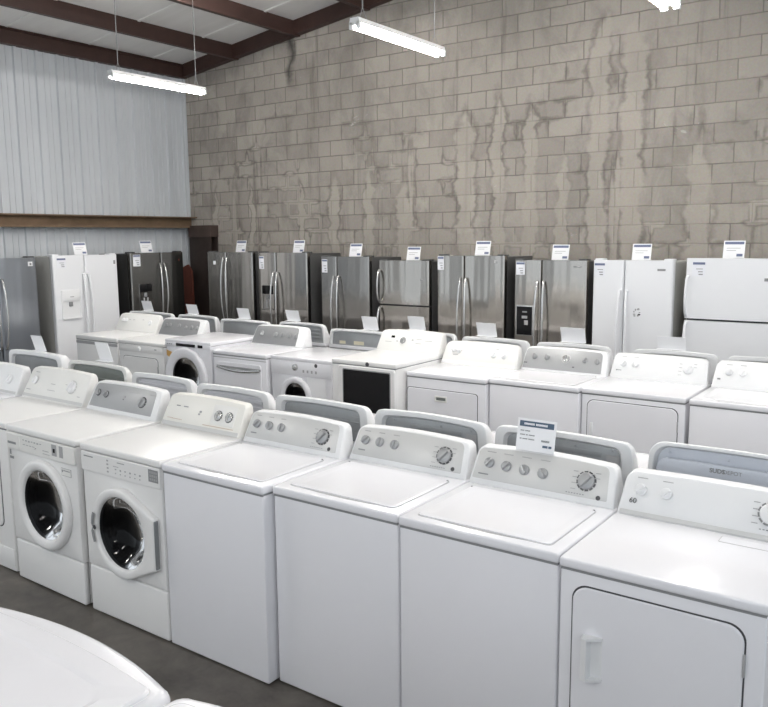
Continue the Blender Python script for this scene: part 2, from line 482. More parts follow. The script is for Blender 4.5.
# wall fan at the extreme left
t = thing('wall_fan', 'round white wall fan on black bracket under the eave at the far left', 'fan', (-10.0, 5.40, 4.40))
def cage(bm):
    lathe(bm, (0.02, 0, 0), (1, 0, 0), [(.19, 0), (.2, .01), (.2, .09), (.19, .10), (.185, .09), (.185, .01), (.19, 0)], 32)
    for k in range(10):
        rr = .018 * k + .01
        lathe(bm, (.115, 0, 0), (1, 0, 0), [(rr, 0), (rr + .003, .002), (rr, .004), (rr, 0)], 32)
add('cage', 'fan_white', t, cage)
def blades(bm):
    lathe(bm, (.02, 0, 0), (1, 0, 0), [(.03, 0), (.035, .03), (.02, .06)], 16, cap0=True, cap1=True)
    for k in range(4):
        a = k * pi / 2
        loft(bm, [[(.04, cos(a) * .03, sin(a) * .03), (.06, cos(a + .9) * .16, sin(a + .9) * .16), (.055, cos(a) * .175, sin(a) * .175)], [(.043, cos(a) * .03, sin(a) * .03), (.063, cos(a + .9) * .16, sin(a + .9) * .16), (.058, cos(a) * .175, sin(a) * .175)]])
add('blade', 'fan_white', t, blades)
def brk(bm):
    cyl(bm, (-.21, 0, -.05), (.02, 0, -.02), .02)
    rbox(bm, -.215, -.19, -.05, .05, -.14, .08, .004)
    sweep(bm, [(.05, .0, -.24), (.05, .12, -.21), (.05, .21, -.08), (.05, .22, 0)], .014)
    lathe(bm, (.05, .20, 0), (0, 1, 0), [(.028, 0), (.028, .04)], 16, cap0=True, cap1=True)
add('bracket', 'black', t, brk)

# ------------------------------------------------------------------ lights
def fixture(x, y0, z, label, group, watts, Lg=1.16):
    zr = zroof(x) - .02
    t = thing('strip_light', label, 'ceiling light', (x, y0 + Lg / 2, z), 0, group)
    h = Lg / 2
    def hs(bm):
        P = [(-.046, .020), (-.036, .058), (.036, .058), (.046, .020), (.012, .006), (-.012, .006)]
        loft(bm, [[(a, yy, b) for a, b in P] for yy in (-h, h)])
    add('housing', 'fixture', t, hs, ang=25)
    for sx in (-1, 1):
        add('tube', 'tube', t, sweep, [(sx * .032, -h + .03, .000), (sx * .032, h - .03, .000)], .013, n=14)
        for sy in (-1, 1):
            add('lamp_holder', 'fixture', t, rbox, sx * .032 - .016, sx * .032 + .016, sy * (h - .012) - .012, sy * (h - .012) + .012, -.018, .03, .003)
    for sy in (-1, 1):
        yy = sy * (h - .10)
        def wr(bm):
            top = zr - z
            cyl(bm, (0, yy, .14), (0, yy, top), .0045, 8)
            cyl(bm, (-.035, yy, .06), (0, yy, .145), .003, 6)
            cyl(bm, (.035, yy, .06), (0, yy, .145), .003, 6)
        add('hanging_wire', 'wire', t, wr)
    return t
W = 62.0
fixture(-6.705, 4.89, 3.585, 'hanging twin-tube fluorescent strip light in front of the ribbed metal wall', 'hanging strip lights', W)
fixture(-3.64, 4.71, 3.535, 'hanging twin-tube fluorescent strip light in front of the block wall, upper middle', 'hanging strip lights', W)
fixture(-1.32, 3.19, 3.20, 'hanging twin-tube fluorescent strip light cut off by the top edge at the right', 'hanging strip lights', W)
for x, y, z in ((-6.7, .4, 3.5), (-3.65, -1.2, 3.5), (2.4, 3.6, 3.5), (2.4, 6.6, 3.3), (-.5, -1.5, 3.5), (-6.9, 5.8, 5.05), (-4.6, 6.2, 4.9), (-1.6, 6.2, 4.3)):  # unseen strip lights added only to brighten the room
    fixture(x, y, z, 'added unseen fluorescent strip light beyond the edges of the photo', 'added strip lights outside the picture', W)

# ------------------------------------------------------------------ laundry machines
def foot_set(root, w, d):
    for sx in (-1, 1):
        for yy in (.07, d - .07):
            add('foot', 'rubber', root, lathe, (sx * (w / 2 - .06), yy, 0), (0, 0, 1), [(.022, 0), (.022, .012), (.012, .014), (.012, .035)], 12, cap0=True, cap1=True)

def console(root, w, d, zt, spec, mat):
    """control console at the back of a machine; returns the mesh the panel, knobs and back plate hang on"""
    H = spec.get('H', .165); D = spec.get('D', .125); tilt = spec.get('tilt', .40)
    yb = spec.get('yb', d - D - .0)
    ti = spec.get('ti', .017); rc = spec.get('rc', .035) * .8; arch = spec.get('arch', .010)
    cw = spec.get('cw', w - .01)
    z0 = zt - .003
    def outline(e):
        base = rrect(-cw / 2, cw / 2, 0, H, rc, 6, .004)
        # add points along the top for the arch
        out = []
        for i, (x, v) in enumerate(base):
            out.append((x, v))
            if i == 6:
                for k in range(1, 12):
                    xx = x + (base[7][0] - x) * k / 12
                    out.append((xx, v))
        res = []
        for x, v in out:
            f = v / H
            x2 = x * (1 - ti * 2 * f / cw)
            v2 = v + arch * f * max(0, 1 - (2 * x / cw) ** 2)
            res.append((x2, v2))
        return inset(res, e) if e else res
    th = atan(tilt); ct, st = cos(th), sin(th)
    def front(o, off=0.0): return [(x, yb + tilt * v - off * ct, z0 + v + off * st) for x, v in o]
    e = spec.get('edge', .007)
    o0 = outline(0); oe = outline(e); oh = outline(e * .3)
    by = d
    rim = spec.get('rim', .020)
    rimx = spec.get('rimx', .020)
    def scaled(o, ix, it):
        xs = [p[0] for p in o]; X0, X1 = min(xs), max(xs); Z1 = max(p[1] for p in o)
        kx = 1 - 2 * ix / (X1 - X0); kz = (Z1 - it - .004) / Z1
        return [((x - (X0 + X1) / 2) * kx + (X0 + X1) / 2, .004 + v * kz) for x, v in o]
    orim = scaled(o0, rimx, rim)
    def body(bm):
        loft(bm, [front(oe), front(oh, -.003), front(o0, -e),
                  [(x, by - e, z0 + v) for x, v in o0], [(x, by - .002, z0 + v) for x, v in oh], [(x, by, z0 + v) for x, v in oe],
                  [(x, by, z0 + v) for x, v in orim], [(x, by - .022, z0 + v) for x, v in scaled(o0, rimx + .012, rim + .010)]])
    c = add('console', mat, root, body, ang=40)
    # back plate (seen on the machines that face away)
    bp = scaled(o0, rimx + .002, rim + .002)
    def back(bm):
        bp = scaled(o0, rimx + .013, rim + .011); s = inset(bp, .004)
        loft(bm, [[(x, by - .021, z0 + v) for x, v in bp], [(x, by - .018, z0 + v) for x, v in bp], [(x, by - .016, z0 + v) for x, v in s]])
        kind = spec.get('back', 'plain')
        X = cw / 2
        if kind == 'ridge':
            sweep(bm, [(-X * .8, by - .014, z0 + H * .55), (X * .8, by - .014, z0 + H * .55)], .007, ref=(0, 0, 1))
            rbox(bm, -X * .82, -X * .60, by - .017, by - .010, z0 + H * .30, z0 + H * .70, .002)
        elif kind == 'louver':
            for v in (.28, .48, .68):
                rbox(bm, -X * .78, X * .78, by - .019, by - .006, z0 + H * v - .012, z0 + H * v + .012, .005)
        elif kind == 'slot':
            rbox(bm, -X * .55, X * .35, by - .017, by - .012, z0 + H * .62, z0 + H * .74, .003)
            for px in (-.7, -.2, .62): lathe(bm, (X * px, by - .016, z0 + H * .80), (0, 1, 0), [(.006, 0), (.006, .003), (.003, .005)], 10, cap1=True)
        elif kind == 'second':
            sl = rrect(-X * .86, X * .86, H * .02, H * .74, .05, 6, .004)
            loft(bm, [[(x, by - .005, z0 + v) for x, v in sl], [(x, by + .008, z0 + v) for x, v in sl], [(x, by + .012, z0 + v) for x, v in inset(sl, .006)]])
            for px in (-.78, .05, .72): lathe(bm, (X * px, by - .004, z0 + H * .84), (0, 1, 0), [(.006, 0), (.006, .003), (.003, .005)], 10, cap1=True)
    bpo = add('back_plate', spec.get('backmat', 'back_grey'), c, back)
    if spec.get('backlabel'):
        X = cw / 2
        add('rating_label', 'pale_mark', c, rbox, -X * .78, -X * .62, by - .017, by - .0145, z0 + H * .45, z0 + H * .70, 0)
    def P(u, v, off=0.0):
        vv = v * H; x = (u - .5) * cw
        return Vector((x, yb + tilt * vv - off * ct, z0 + vv + off * st))
    nrm = Vector((0, -ct, st)); up = Vector((0, st, ct))
    if spec.get('panel'):
        u0, u1, v0, v1 = spec.get('pr', (.018, .955, .17, .95))
        rcp = spec.get('prc', rc * .8)
        po = rrect((u0 - .5) * cw, (u1 - .5) * cw, v0 * H, v1 * H, rcp, 6, .006)
        res = []
        for i, (x, v) in enumerate(po):
            res.append((x, v))
            if i == 6:
                for k in range(1, 12): res.append((x + (po[7][0] - x) * k / 12, v))
        po = [(x * (1 - ti * 2 * (v / H) / cw), v + arch * (v / H) * max(0, 1 - (2 * x / cw) ** 2)) for x, v in res]
        add('control_panel', spec['panel'], c, lambda bm: loft(bm, [front(po, .0003), front(po, .0015), front(inset(po, .0012), .0024)]))
    if spec.get('inset'):
        u0, u1, v0, v1, mt = spec['inset']
        po = rrect((u0 - .5) * cw, (u1 - .5) * cw, v0 * H, v1 * H, .008, 4)
        add('knob_plate', mt, c, lambda bm: loft(bm, [front(po, .0003), front(po, .003), front(inset(po, .001), .0036)]))
    if spec.get('stripe'):
        v0, v1, mt = spec['stripe']
        po = rrect(-cw / 2 + .012, cw / 2 - .012, v0 * H, v1 * H, .003, 2)
        add('lower_stripe', mt, c, lambda bm: loft(bm, [front(po, .0003), front(po, .0022)]))
    def knob(u, v, r, hgt, mt, ang, bar=True, ring=None):
        p = P(u, v, .002)
        if ring:
            def teeth(bm):
                uu = Vector((1, 0, 0))
                for q in range(12):
                    a0 = 2 * pi * q / 12; a1 = a0 + 2 * pi / 12 * .72
                    ring4 = [p + (uu * cos(a) + up * sin(a)) * rr for a, rr in ((a0, r * .98), (a0, r * 1.2), (a1, r * 1.2), (a1, r * .98))]
                    loft(bm, [ring4, [v + nrm * .004 for v in ring4]])
            add('dial_ring', ring, c, teeth)
        def kb(bm):
            lathe(bm, p, nrm, [(r, 0), (r, hgt * .35), (r * .93, hgt * .5), (r * .86, hgt * .55)], 28, cap1=True)
            if bar:
                d2 = Vector((cos(ang), 0, 0)) + up * sin(ang); d2.normalize(); n2 = nrm.cross(d2)
                q = p + nrm * (hgt * .5)
                t0 = [q + d2 * (a * r * .84) + n2 * (bb * r * .26) for a, bb in ((-1, -1), (1, -1), (1, 1), (-1, 1))]
                t1 = [q + nrm * (hgt * .5) + d2 * (a * r * .80) + n2 * (bb * r * .16) for a, bb in ((-1, -1), (1, -1), (1, 1), (-1, 1))]
                loft(bm, [t0, t1])
        add('knob', mt, c, kb)
    for k in spec.get('knobs', ()):
        knob(*k[:6], **(k[6] if len(k) > 6 else {}))
    def strips(bm, L):
        for u, v, wd, hh in L:
            p = P(u, v, .0028)
            dx = Vector((wd / 2, 0, 0)); dz = up * (hh / 2)
            loft(bm, [[p - dx - dz, p + dx - dz, p + dx + dz, p - dx + dz], [q + nrm * .0005 for q in (p - dx - dz, p + dx - dz, p + dx + dz, p - dx + dz)]])
    if spec.get('marks'): add('printed_marks', spec.get('markmat', 'mark'), c, strips, spec['marks'])
    if spec.get('pale'): add('printed_legend', 'pale_mark', c, strips, spec['pale'])
    if spec.get('tan'): add('printed_line', 'tan_mark', c, strips, spec['tan'])
    if spec.get('dark'): add('display', 'black', c, strips, spec['dark'])
    for (u, v, r) in spec.get('dots', ()):
        add('round_badge', 'dark_mark', c, lathe, P(u, v, .0024), nrm, [(r, 0), (r, .001)], 16, cap1=True)
    for (u, v, s, txt) in spec.get('text', ()):
        m4 = Matrix.Translation(P(u, v, .003)) @ Matrix(((1, 0, 0, 0), (0, st, -ct, 0), (0, ct, st, 0), (0, 0, 0, 1)))
        text_mesh('badge_text', txt, s, 'dark_mark', c, m4, .0)
    for (u, v, s, txt, bold) in spec.get('backtext', ()):
        # readable from behind the machine
        m4 = Matrix.Translation(((u - .5) * cw, by + .0125, z0 + v * H)) @ Matrix(((-1, 0, 0, 0), (0, 0, 1, 0), (0, 1, 0, 0), (0, 0, 0, 1)))
        text_mesh('stamped_text', txt, s, 'mark', c, m4, bold)
    return c

def shell(name, label, cat, group, x0, x1, yf, zt, rz=0.0, d=.68, mat='white', top=True, tt=.038, cabinet=True):
    w = x1 - x0
    root = thing(name, label, cat, ((x0 + x1) / 2, yf, 0), rz, group)
    foot_set(root, w, d)
    if cabinet:
        add('cabinet', mat, root, rbox, -w / 2 + .003, w / 2 - .003, .008, d - .006, .004, zt - tt - .0045, .009, 3)
        add('top_seam_shade', 'mark', root, rbox, -w / 2 + .006, w / 2 - .006,   .0075, d - .01, zt - tt - .009, zt - tt + .004, 0)  # dark strip painted for the shade in the gap under the top
    if top:
        add('top', mat, root, rbox, -w / 2, w / 2, 0, d, zt - tt, zt, .009, 3)
    return root, w

def lid(root, w, zt, d, mat, bow=0.0, y1=.50):
    x0, x1 = -w / 2 + .055, w / 2 - .055
    ol = rrect(x0, x1, .055, y1, .02, 4)
    def lm(bm):
        loft(bm, [[(x, y, zt - .006) for x, y in ol], [(x, y, zt + .0045) for x, y in ol], [(x, y, zt + .007) for x, y in inset(ol, .004)],
                  [(x, y, zt + .007) for x, y in inset(ol, .03)], [(x, y, zt + .0055) for x, y in inset(ol, .045)]])
    l = add('lid', mat, root, lm, ang=12)
    # grey outline painted for the shaded gap around the lid
    add('lid_gap', 'pale_mark', root, lambda bm: loft(bm, [[(x, y, zt - .004) for x, y in inset(ol, -.003)], [(x, y, zt + .0006) for x, y in inset(ol, -.003)]]))
    # grey lens painted as finger-recess shade at the front of the lid
    def fr(bm):
        n = 12
        a = [(x0 + .10 + (x1 - x0 - .2) * k / n, .052 - .010 * sin(pi * k / n), zt + .0012) for k in range(n + 1)]
        b = [(x, .058, z) for x, y, z in reversed(a)]
        loft(bm, [[(x, y, z - .004) for x, y, z in a + b], a + b])
    add('finger_recess_shade', 'pale_mark', root, fr)
    for sx in (-1, 1):
        add('lid_bumper', 'mark', root, lathe, (sx * (w / 2 - .062), y1 - .012, zt + .004), (0, 0, 1), [(.005, 0), (.005, .005)], 10, cap1=True)
    return l

def dryer_door(root, x0, x1, z0, z1, r, mat, handle=None, hinge=True, y=.007, hmat='warm_plastic'):
    ol = rrect(x0, x1, z0, z1, r, 7)
    add('door_gap_shade', 'gap', root, slab, inset(ol, -.005), y - .0015, y + .004, .001)  # dark plate standing in for the shade in the gap round the door
    dr = add('door', mat, root, slab, ol, y - .008, y + .004, .004)
    if handle == 'grip':       # vertical moulded pull with a hollow side
        hx0, hx1, hz0, hz1 = x0 + .042, x0 + .105, (z0 + z1) / 2 + .075, (z0 + z1) / 2 + .225
        def hm(bm):
            P = lambda z: [(hx0, y - .008, z), (hx0 + .004, y - .030, z), (hx0 + .028, y - .034, z), (hx0 + .031, y - .012, z), (hx1, y - .010, z), (hx1, y - .007, z)]
            loft(bm, [[(x, yy, z + .004) for x, yy, z in P(hz0)], P(hz0 + .006), P(hz1 - .006), [(x, yy, z - .004) for x, yy, z in P(hz1)]])
            rbox(bm, hx0, hx1, y - .022, y - .007, hz0, hz0 + .008, .003)
            rbox(bm, hx0, hx1, y - .022, y - .007, hz1 - .008, hz1, .003)
        add('handle', hmat, dr, hm, ang=30)
    elif handle == 'pocket':   # recessed cup pull near the top
        cx = (x0 + x1) / 2
        def hm(bm):
            a = rrect(cx - .058, cx + .058, z1 - .095, z1 - .045, .006, 3)
            loft(bm, [[(x, y - .006, z) for x, z in a], [(x, y - .016, z) for x, z in a], [(x, y - .018, z) for x, z in inset(a, .004)], [(x, y - .018, z) for x, z in inset(a, .010)], [(x, y - .009, z) for x, z in inset(a, .012)]])
        add('handle', hmat, dr, hm)
        add('handle_recess', 'back_green', dr, rbox, cx - .045, cx + .045, y - .0105, y - .008, z1 - .082, z1 - .058, 0)
    elif handle == 'line':
        add('handle', hmat, dr, rbox, x0 + .03, x0 + .045, y - .03, y - .006, (z0 + z1) / 2 + .04, (z0 + z1) / 2 + .16, .004)
    if hinge:
        add('hinge', 'pale_mark', dr, rbox, x1 - .002, x1 + .006, y - .010, y - .001, z1 - .16, z1 - .085, .002)
    return dr

def plate_hole(bm, x0, x1, z0, z1, cx, cz, r, y0, y1, e=.012):
    ang = [2 * pi * k / 64 for k in range(64)]
    for xx, zz in ((x0, z0), (x1, z0), (x0, z1), (x1, z1)):
        a = math.atan2(zz - cz, xx - cx) % (2 * pi)
        k = min(range(64), key=lambda i: abs(ang[i] - a)); ang[k] = a
    def rect(a, g):
        c, s = cos(a), sin(a)
        tx = ((x1 - g - cx) / c) if c > 1e-9 else (((x0 + g - cx) / c) if c < -1e-9 else 1e9)
        tz = ((z1 - g - cz) / s) if s > 1e-9 else (((z0 + g - cz) / s) if s < -1e-9 else 1e9)
        t = min(tx, tz); return cx + c * t, cz + s * t
    circ = [(cx + r * cos(a), cz + r * sin(a)) for a in ang]
    rings = [[(x, y1, z) for x, z in circ], [(x, y0, z) for x, z in circ], [(rect(a, e)[0], y0, rect(a, e)[1]) for a in ang],
             [(rect(a, e * .3)[0], y0 + e * .3, rect(a, e * .3)[1]) for a in ang],
             [(rect(a, 0)[0], y0 + e, rect(a, 0)[1]) for a in ang], [(rect(a, 0)[0], y1, rect(a, 0)[1]) for a in ang], [(x, y1, z) for x, z in circ]]
    loft(bm, rings, False, False)

def front_load(root, w, d, zt, mat, cx, cz, rg, ro, tt=.038, kick=None, door='ring', band=None, tub=True):
    z0, z1 = .005, zt - tt - .003
    x0, x1 = -w / 2 + .004, w / 2 - .004
    y0 = .010
    kz = kick or z0
    def cab(bm):
        plate_hole(bm, x0, x1, kz, z1, cx, cz, rg + .012, y0, .05)
        if kick:
            rbox(bm, x0 + .002, x1 - .002, y0 + .004, .05, z0, kz - .004, .012, 3)
        # five-sided body behind the front panel
        a = [(x0, .045), (x1, .045), (x1, d - .006), (x0, d - .006)]
        lo = [bm.verts.new((x, y, z0 + .006)) for x, y in a]; hi = [bm.verts.new((x, y, z1)) for x, y in a]
        for i in (1, 2, 3): bm.faces.new((lo[i], lo[(i + 1) % 4], hi[(i + 1) % 4], hi[i]))
        bm.faces.new(lo); bm.faces.new(hi)
    add('cabinet', mat, root, cab, ang=30)
    def drm(bm):
        lathe(bm, (cx, 0, cz), (0, 1, 0), [(rg + .012, .03), (rg + .012, .10), (rg + .03, .105), (rg + .03, .40), (.02, .42)], 48, cap1=True)
        for k in range(3):
            a = 2 * pi * k / 3 + .5
            c, s = cos(a), sin(a); r1 = rg + .028
            loft(bm, [[(cx + c * r1 - s * .03, yy, cz + s * r1 + c * .03), (cx + c * (r1 - .05), yy, cz + s * (r1 - .05)), (cx + c * r1 + s * .03, yy, cz + s * r1 - c * .03)] for yy in (.12, .39)])
    add('drum', 'drum', root, drm)
    add('door_boot', 'rubber', root, lathe, (cx, 0, cz), (0, 1, 0), [(rg + .011, .012), (rg + .011, .06), (rg - .01, .07), (rg - .015, .05), (rg - .002, .02), (rg + .011, .012)], 48)
    if door == 'ring':
        prof = [(rg, .012), (rg, -.004), (rg + .006, -.016), (rg + .018, -.021), (ro - .022, -.026), (ro - .008, -.022), (ro - .001, -.012), (ro, -.002), (ro, .008)]
        dr = add('door', mat, root, lathe, (cx, 0, cz), (0, 1, 0), prof, 64, ang=50)
    else:
        # round door carried on to a straight hinge edge at the right
        xr = door
        n = 64; outer = []
        for k in range(n):
            a = 2 * pi * k / n
            x, z = cx + ro * cos(a), cz + ro * sin(a)
            if cos(a) > 0:
                hz = min(abs(sin(a)) * ro, .150 + (1 - cos(a)) * (ro - .150) * 1.0)
                x = cx + max(ro * cos(a), (xr - cx) * min(1, cos(a) * 2.2)); 
                zz = ro * sin(a)
                lim = ro + (.135 - ro) * min(1, max(0, (x - cx - .05) / (xr - cx - .05)))
                z = cz + max(-lim, min(lim, zz * (1.0 if abs(zz) < lim else 1)))
            outer.append((x, z))
        inner = [(cx + rg * cos(2 * pi * k / n), cz + rg * sin(2 * pi * k / n)) for k in range(n)]
        def mixr(f): return [(i[0] + (o[0] - i[0]) * f, i[1] + (o[1] - i[1]) * f) for i, o in zip(inner, outer)]
        def dm(bm):
            loft(bm, [[(x, y, z) for x, z in mixr(f)] for f, y in ((0, .012), (-.02, -.004), (.06, -.018), (.2, -.024), (.8, -.026), (.93, -.022), (1, -.012), (1, .008))], False, False)
        dr = add('door', mat, root, dm, ang=45)
        add('hinge_strip', 'back_dark', dr, rbox, xr - .004, xr + .004, -.024, .002, cz - .128, cz + .128, .004)
        add('latch_recess', 'gap', dr, lathe, (cx - ro * .83, -.034, cz), (0, 1, 0), [(.0, .0), (.012, .001), (.014, .003)], 10)
        def lr(bm):
            L = []
            for k in range(9):
                a = pi - .38 + .76 * k / 8
                L.append((cx + (ro - .028) * cos(a), -.034, cz + (ro - .028) * sin(a)))
            sweep(bm, L, .010, .004, ref=(0, 0, 1))
        add('latch_grip', 'mark', dr, lr)
    gl = add('door_glass', M['bowl_glass'], dr, lathe, (cx, 0, cz), (0, 1, 0), [(rg + .002, -.006), (rg - .012, .000), (rg * .8, .040), (rg * .62, .085), (rg * .3, .10), (.004, .102)], 48, cap1=True, ang=60)
    return dr

def bowl_glass():
    m, nt, b = nodemat('dark_bowl_glass')
    b.inputs['Base Color'].default_value = (.012, .012, .014, 1)
    b.inputs['Roughness'].default_value = .03
    b.inputs['Transmission Weight'].default_value = .8
    b.inputs['IOR'].default_value = 1.22
    return m
M['bowl_glass'] = bowl_glass()

def thin_marks(bm, L, y):
    for x0, x1, z0, z1 in L: rbox(bm, x0, x1, y - .0008, y + .001, z0, z1, 0)

# ---- console descriptions
dialS = lambda u, v, r=.036: (u, v, r, .026, 'knob', .9, dict(ring='dark_chrome'))
kn = lambda u, v, a=1.1, r=.0235, m='knob': (u, v, r, .022, m, a)
legend = lambda us, v=.86, w=.035: [(u, v, w, .0035) for u in us]
def dialmarks(u, v, n=4):
    return [(u - .078, v + .2 - .14 * k, .022, .003) for k in range(n)] + [(u + .066, v + .22 - .12 * k, .022, .003) for k in range(2)]
bottom = lambda u0, n=7: [(u0 + .018 * k, .235, .007, .0035) for k in range(n)]
SILVER3 = dict(panel='silver', knobs=[kn(.115, .62, .75), kn(.245, .62, 1.7), kn(.375, .62, 1.5), dialS(.80, .56)], pale=legend((.115, .245, .375), .88) + dialmarks(.80, .56), marks=[(.10, .33, .042, .006)] + bottom(.71), dots=[(.885, .25, .010)])

def place_console_marks(): pass

# ---- row of machines nearest the camera (facing it)
GA = 'laundry machines in the near row facing the camera'
r, w = shell('clothes_dryer', 'white machine at far left of the near row, only its white-dialled console showing', 'dryer', GA, -6.11, -5.455, 2.50, .955, mat='white')
console(r, w, .68, .955, dict(H=.19, tilt=.45, D=.14, knobs=[kn(.14, .6, m='plastic'), (.78, .55, .036, .024, 'plastic', 1.2)], stripe=(.05, .14, 'silver')), 'plastic')
dryer_door(r, -.25, .25, .30, .80, .05, 'white', 'grip')

# A0
r, w = shell('clothes_dryer', 'white dryer with one small and one large white dial, left of the near front-loaders', 'dryer', GA, -5.395, -4.660, 2.512, .958, mat='warm')
console(r, w, .68, .958, dict(H=.205, tilt=.50, D=.15, rc=.04, knobs=[(.14, .60, .030, .018, 'plastic', 1.2), (.76, .55, .040, .028, 'plastic', 1.0, dict(ring='silver'))], stripe=(.06, .15, 'silver'),
        pale=[(.14, .85, .05, .004), (.45, .55, .05, .004), (.45, .35, .09, .003), (.08, .28, .05, .004), (.9, .3, .03, .004), (.66, .6, .02, .003)]), 'warm_plastic')
dryer_door(r, -.26, .26, .28, .80, .05, 'warm', None)
add('kick_panel', 'warm', r, rbox, -w / 2 + .01, w / 2 - .01, .004, .012, .04, .15, .003)

# A1: front loader, grey console
r, w = shell('front_load_washer', 'white front-load washer with round white door ring and dark-dialled grey console', 'washing machine', GA, -4.604, -3.886, 2.478, .968, mat='warm', cabinet=False)
dr = front_load(r, w, .68, .968, 'warm', .022, .537, .203, .266, kick=.258)
r.rotation_euler.z = radians(-.8)
def cp(bm): slab(bm, rrect(-w / 2 + .006, w / 2 - .006, .822, .926, .01, 3), .000, .014, .004)
p = add('control_panel', 'warm_plastic', r, cp)
dd = add('dispenser_drawer', 'warm_plastic', r, slab, rrect(-w / 2 + .014, -w / 2 + .155, .834, .920, .006, 3), -.004, .004, .003)
add('drawer_grip', 'mark', dd, rbox, -w / 2 + .028, -w / 2 + .118, -.006, -.002, .858, .872, .002)
add('printed_marks', 'pale_mark', p, thin_marks, [(-.17 + .03 * k, -.152 + .03 * k, .895 - .002 * (k % 3), .900) for k in range(7)] + [(-.17 + .034 * k, -.146 + .034 * k, .868, .872) for k in range(4)] + [(.04, .10, .862, .866), (.04, .11, .845, .848), (-.30, -.27, .905, .909)], -.0005)
add('indicator', 'black', p, rbox, .148, .168, -.003, .002, .868, .893, .002)
add('indicator_plate', 'pale_mark', p, thin_marks, [(.135, .182, .850, .915), (.21, .245, .85, .915)], -.0008)
add('pointer_mark', 'mark', p, lambda bm: loft(bm, [[(-.075, y, .852), (-.03, y, .862), (-.028, y, .870), (-.05, y, .858)] for y in (-.0018, .001)]))
add('badge', 'pale_mark', r, thin_marks, [(.205, .30, .745, .79)], .009)
add('badge_face', 'warm_plastic', r, thin_marks, [(.208, .297, .748, .787)], .0082)
add('badge_print', 'mark', r, thin_marks, [(.212, .222, .766, .780), (.226, .29, .774, .779)], .0074)
add('sticker_print', 'mark', r, thin_marks, [(-.34, -.325, .785, .815), (-.342, -.30, .76, .775)], .0095)
console(r, w, .68, .968, dict(H=.175, tilt=.50, D=.14, rc=.04, panel='mid_panel', pr=(.03, .93, .15, .93), knobs=[(.115, .62, .019, .022, 'knob', 1.8, dict(ring='dark_chrome')), (.235, .60, .019, .022, 'knob', 1.2, dict(ring='dark_chrome')), (.765, .54, .030, .026, 'knob', 1.2, dict(ring='dark_chrome'))],
        pale=[(.5, .60, .02, .022), (.5, .86, .03, .004), (.62, .80, .1, .003), (.87, .82, .06, .005), (.66, .25, .13, .004), (.83, .2, .05, .005), (.12, .32, .04, .003)], marks=[(.51, .62, .008, .014), (.495, .53, .010, .008)], markmat='dark_mark'), 'plastic')

# A2: front loader, cream console
r, w = shell('front_load_washer', 'white front-load washer whose round door runs on to a straight hinge, with cream console', 'washing machine', GA, -3.838, -3.168, 2.474, .966, mat='warm', cabinet=False)
dr = front_load(r, w, .68, .966, 'warm', .008, .525, .195, .245, kick=.277, door=.300)
p = add('control_panel', 'warm', r, lambda bm: slab(bm, rrect(-w / 2 + .006, w / 2 - .006, .818, .924, .008, 3), .002, .014, .003))
add('printed_marks', 'pale_mark', p, thin_marks, [(-.10, -.085, .898 - .02 * k, .906 - .02 * k) for k in range(4)] + [(-.03 + .04 * k, -.018 + .04 * k, .862 - .003 * (k % 2), .868) for k in range(6)] + [(-.03 + .04 * k, -.022 + .04 * k, .840, .846) for k in range(6)] + [(-.01, .05, .900, .905), (-.045, .0, .878, .881)], .0015)
add('brand_print', 'mark', p, thin_marks, [(-.30, -.22, .897, .903)], .0012)
add('display', 'mark', p, thin_marks, [(.245, .318, .848, .912)], .0008)
add('display_icons', 'pale_mark', p, thin_marks, [(.255 + .016 * a, .266 + .016 * a, .856 + .018 * b, .868 + .018 * b) for a in range(4) for b in range(3)], .0002)
console(r, w, .68, .966, dict(H=.175, tilt=.50, D=.14, rc=.03, inset=(.62, .90, .28, .88, 'warm_plastic'), stripe=(.03, .16, 'silver'),
        knobs=[(.70, .55, .026, .024, 'chrome', 1.5, dict(ring='dark_chrome')), (.83, .55, .026, .024, 'chrome', 1.5, dict(ring='dark_chrome'))],
        pale=[(.47, .58, .018, .012), (.46, .50, .015, .01), (.27, .66, .04, .006)], marks=[(.17, .66, .034, .006)], tan=[(.11, .26, .05, .003), (.2, .25, .09, .003), (.66, .22, .16, .004), (.84, .22, .1, .004)]), 'cream')

# A3, A4: silver consoles with three knobs; A5 four knobs
for lab, x0, x1, yf, zt, extra in (
        ('white top-load washer with three-knob silver console directly right of the cream-console front-loader', -3.166, -2.472, 2.482, .953, {}),
        ('white top-load washer with three-knob silver console standing left of the four-knob washer', -2.464, -1.775, 2.536, .950, {}),
        ('white top-load washer with four-knob silver console, the blue-headed price card right behind it', -1.769, -1.082, 2.530, .949, dict(four=1))):
    r, w = shell('top_load_washer', lab, 'washing machine', GA, x0, x1, yf, zt)
    lid(r, w, zt, .68, 'white')
    sp = dict(SILVER3)
    if extra:
        sp = dict(panel='silver', knobs=[kn(.13, .60, .95), kn(.255, .58, .85), kn(.385, .57, 2.2), kn(.515, .56, 2.4), dialS(.805, .56)],
                  pale=legend((.13, .255, .385, .515), .88, .045) + dialmarks(.805, .56), marks=[(.10, .30, .05, .006)] + bottom(.69), dots=[(.895, .22, .010)])
    sp.update(H=.161, tilt=.48, D=.13, rc=.035, arch=.012)
    console(r, w, .68, zt, sp, 'plastic')

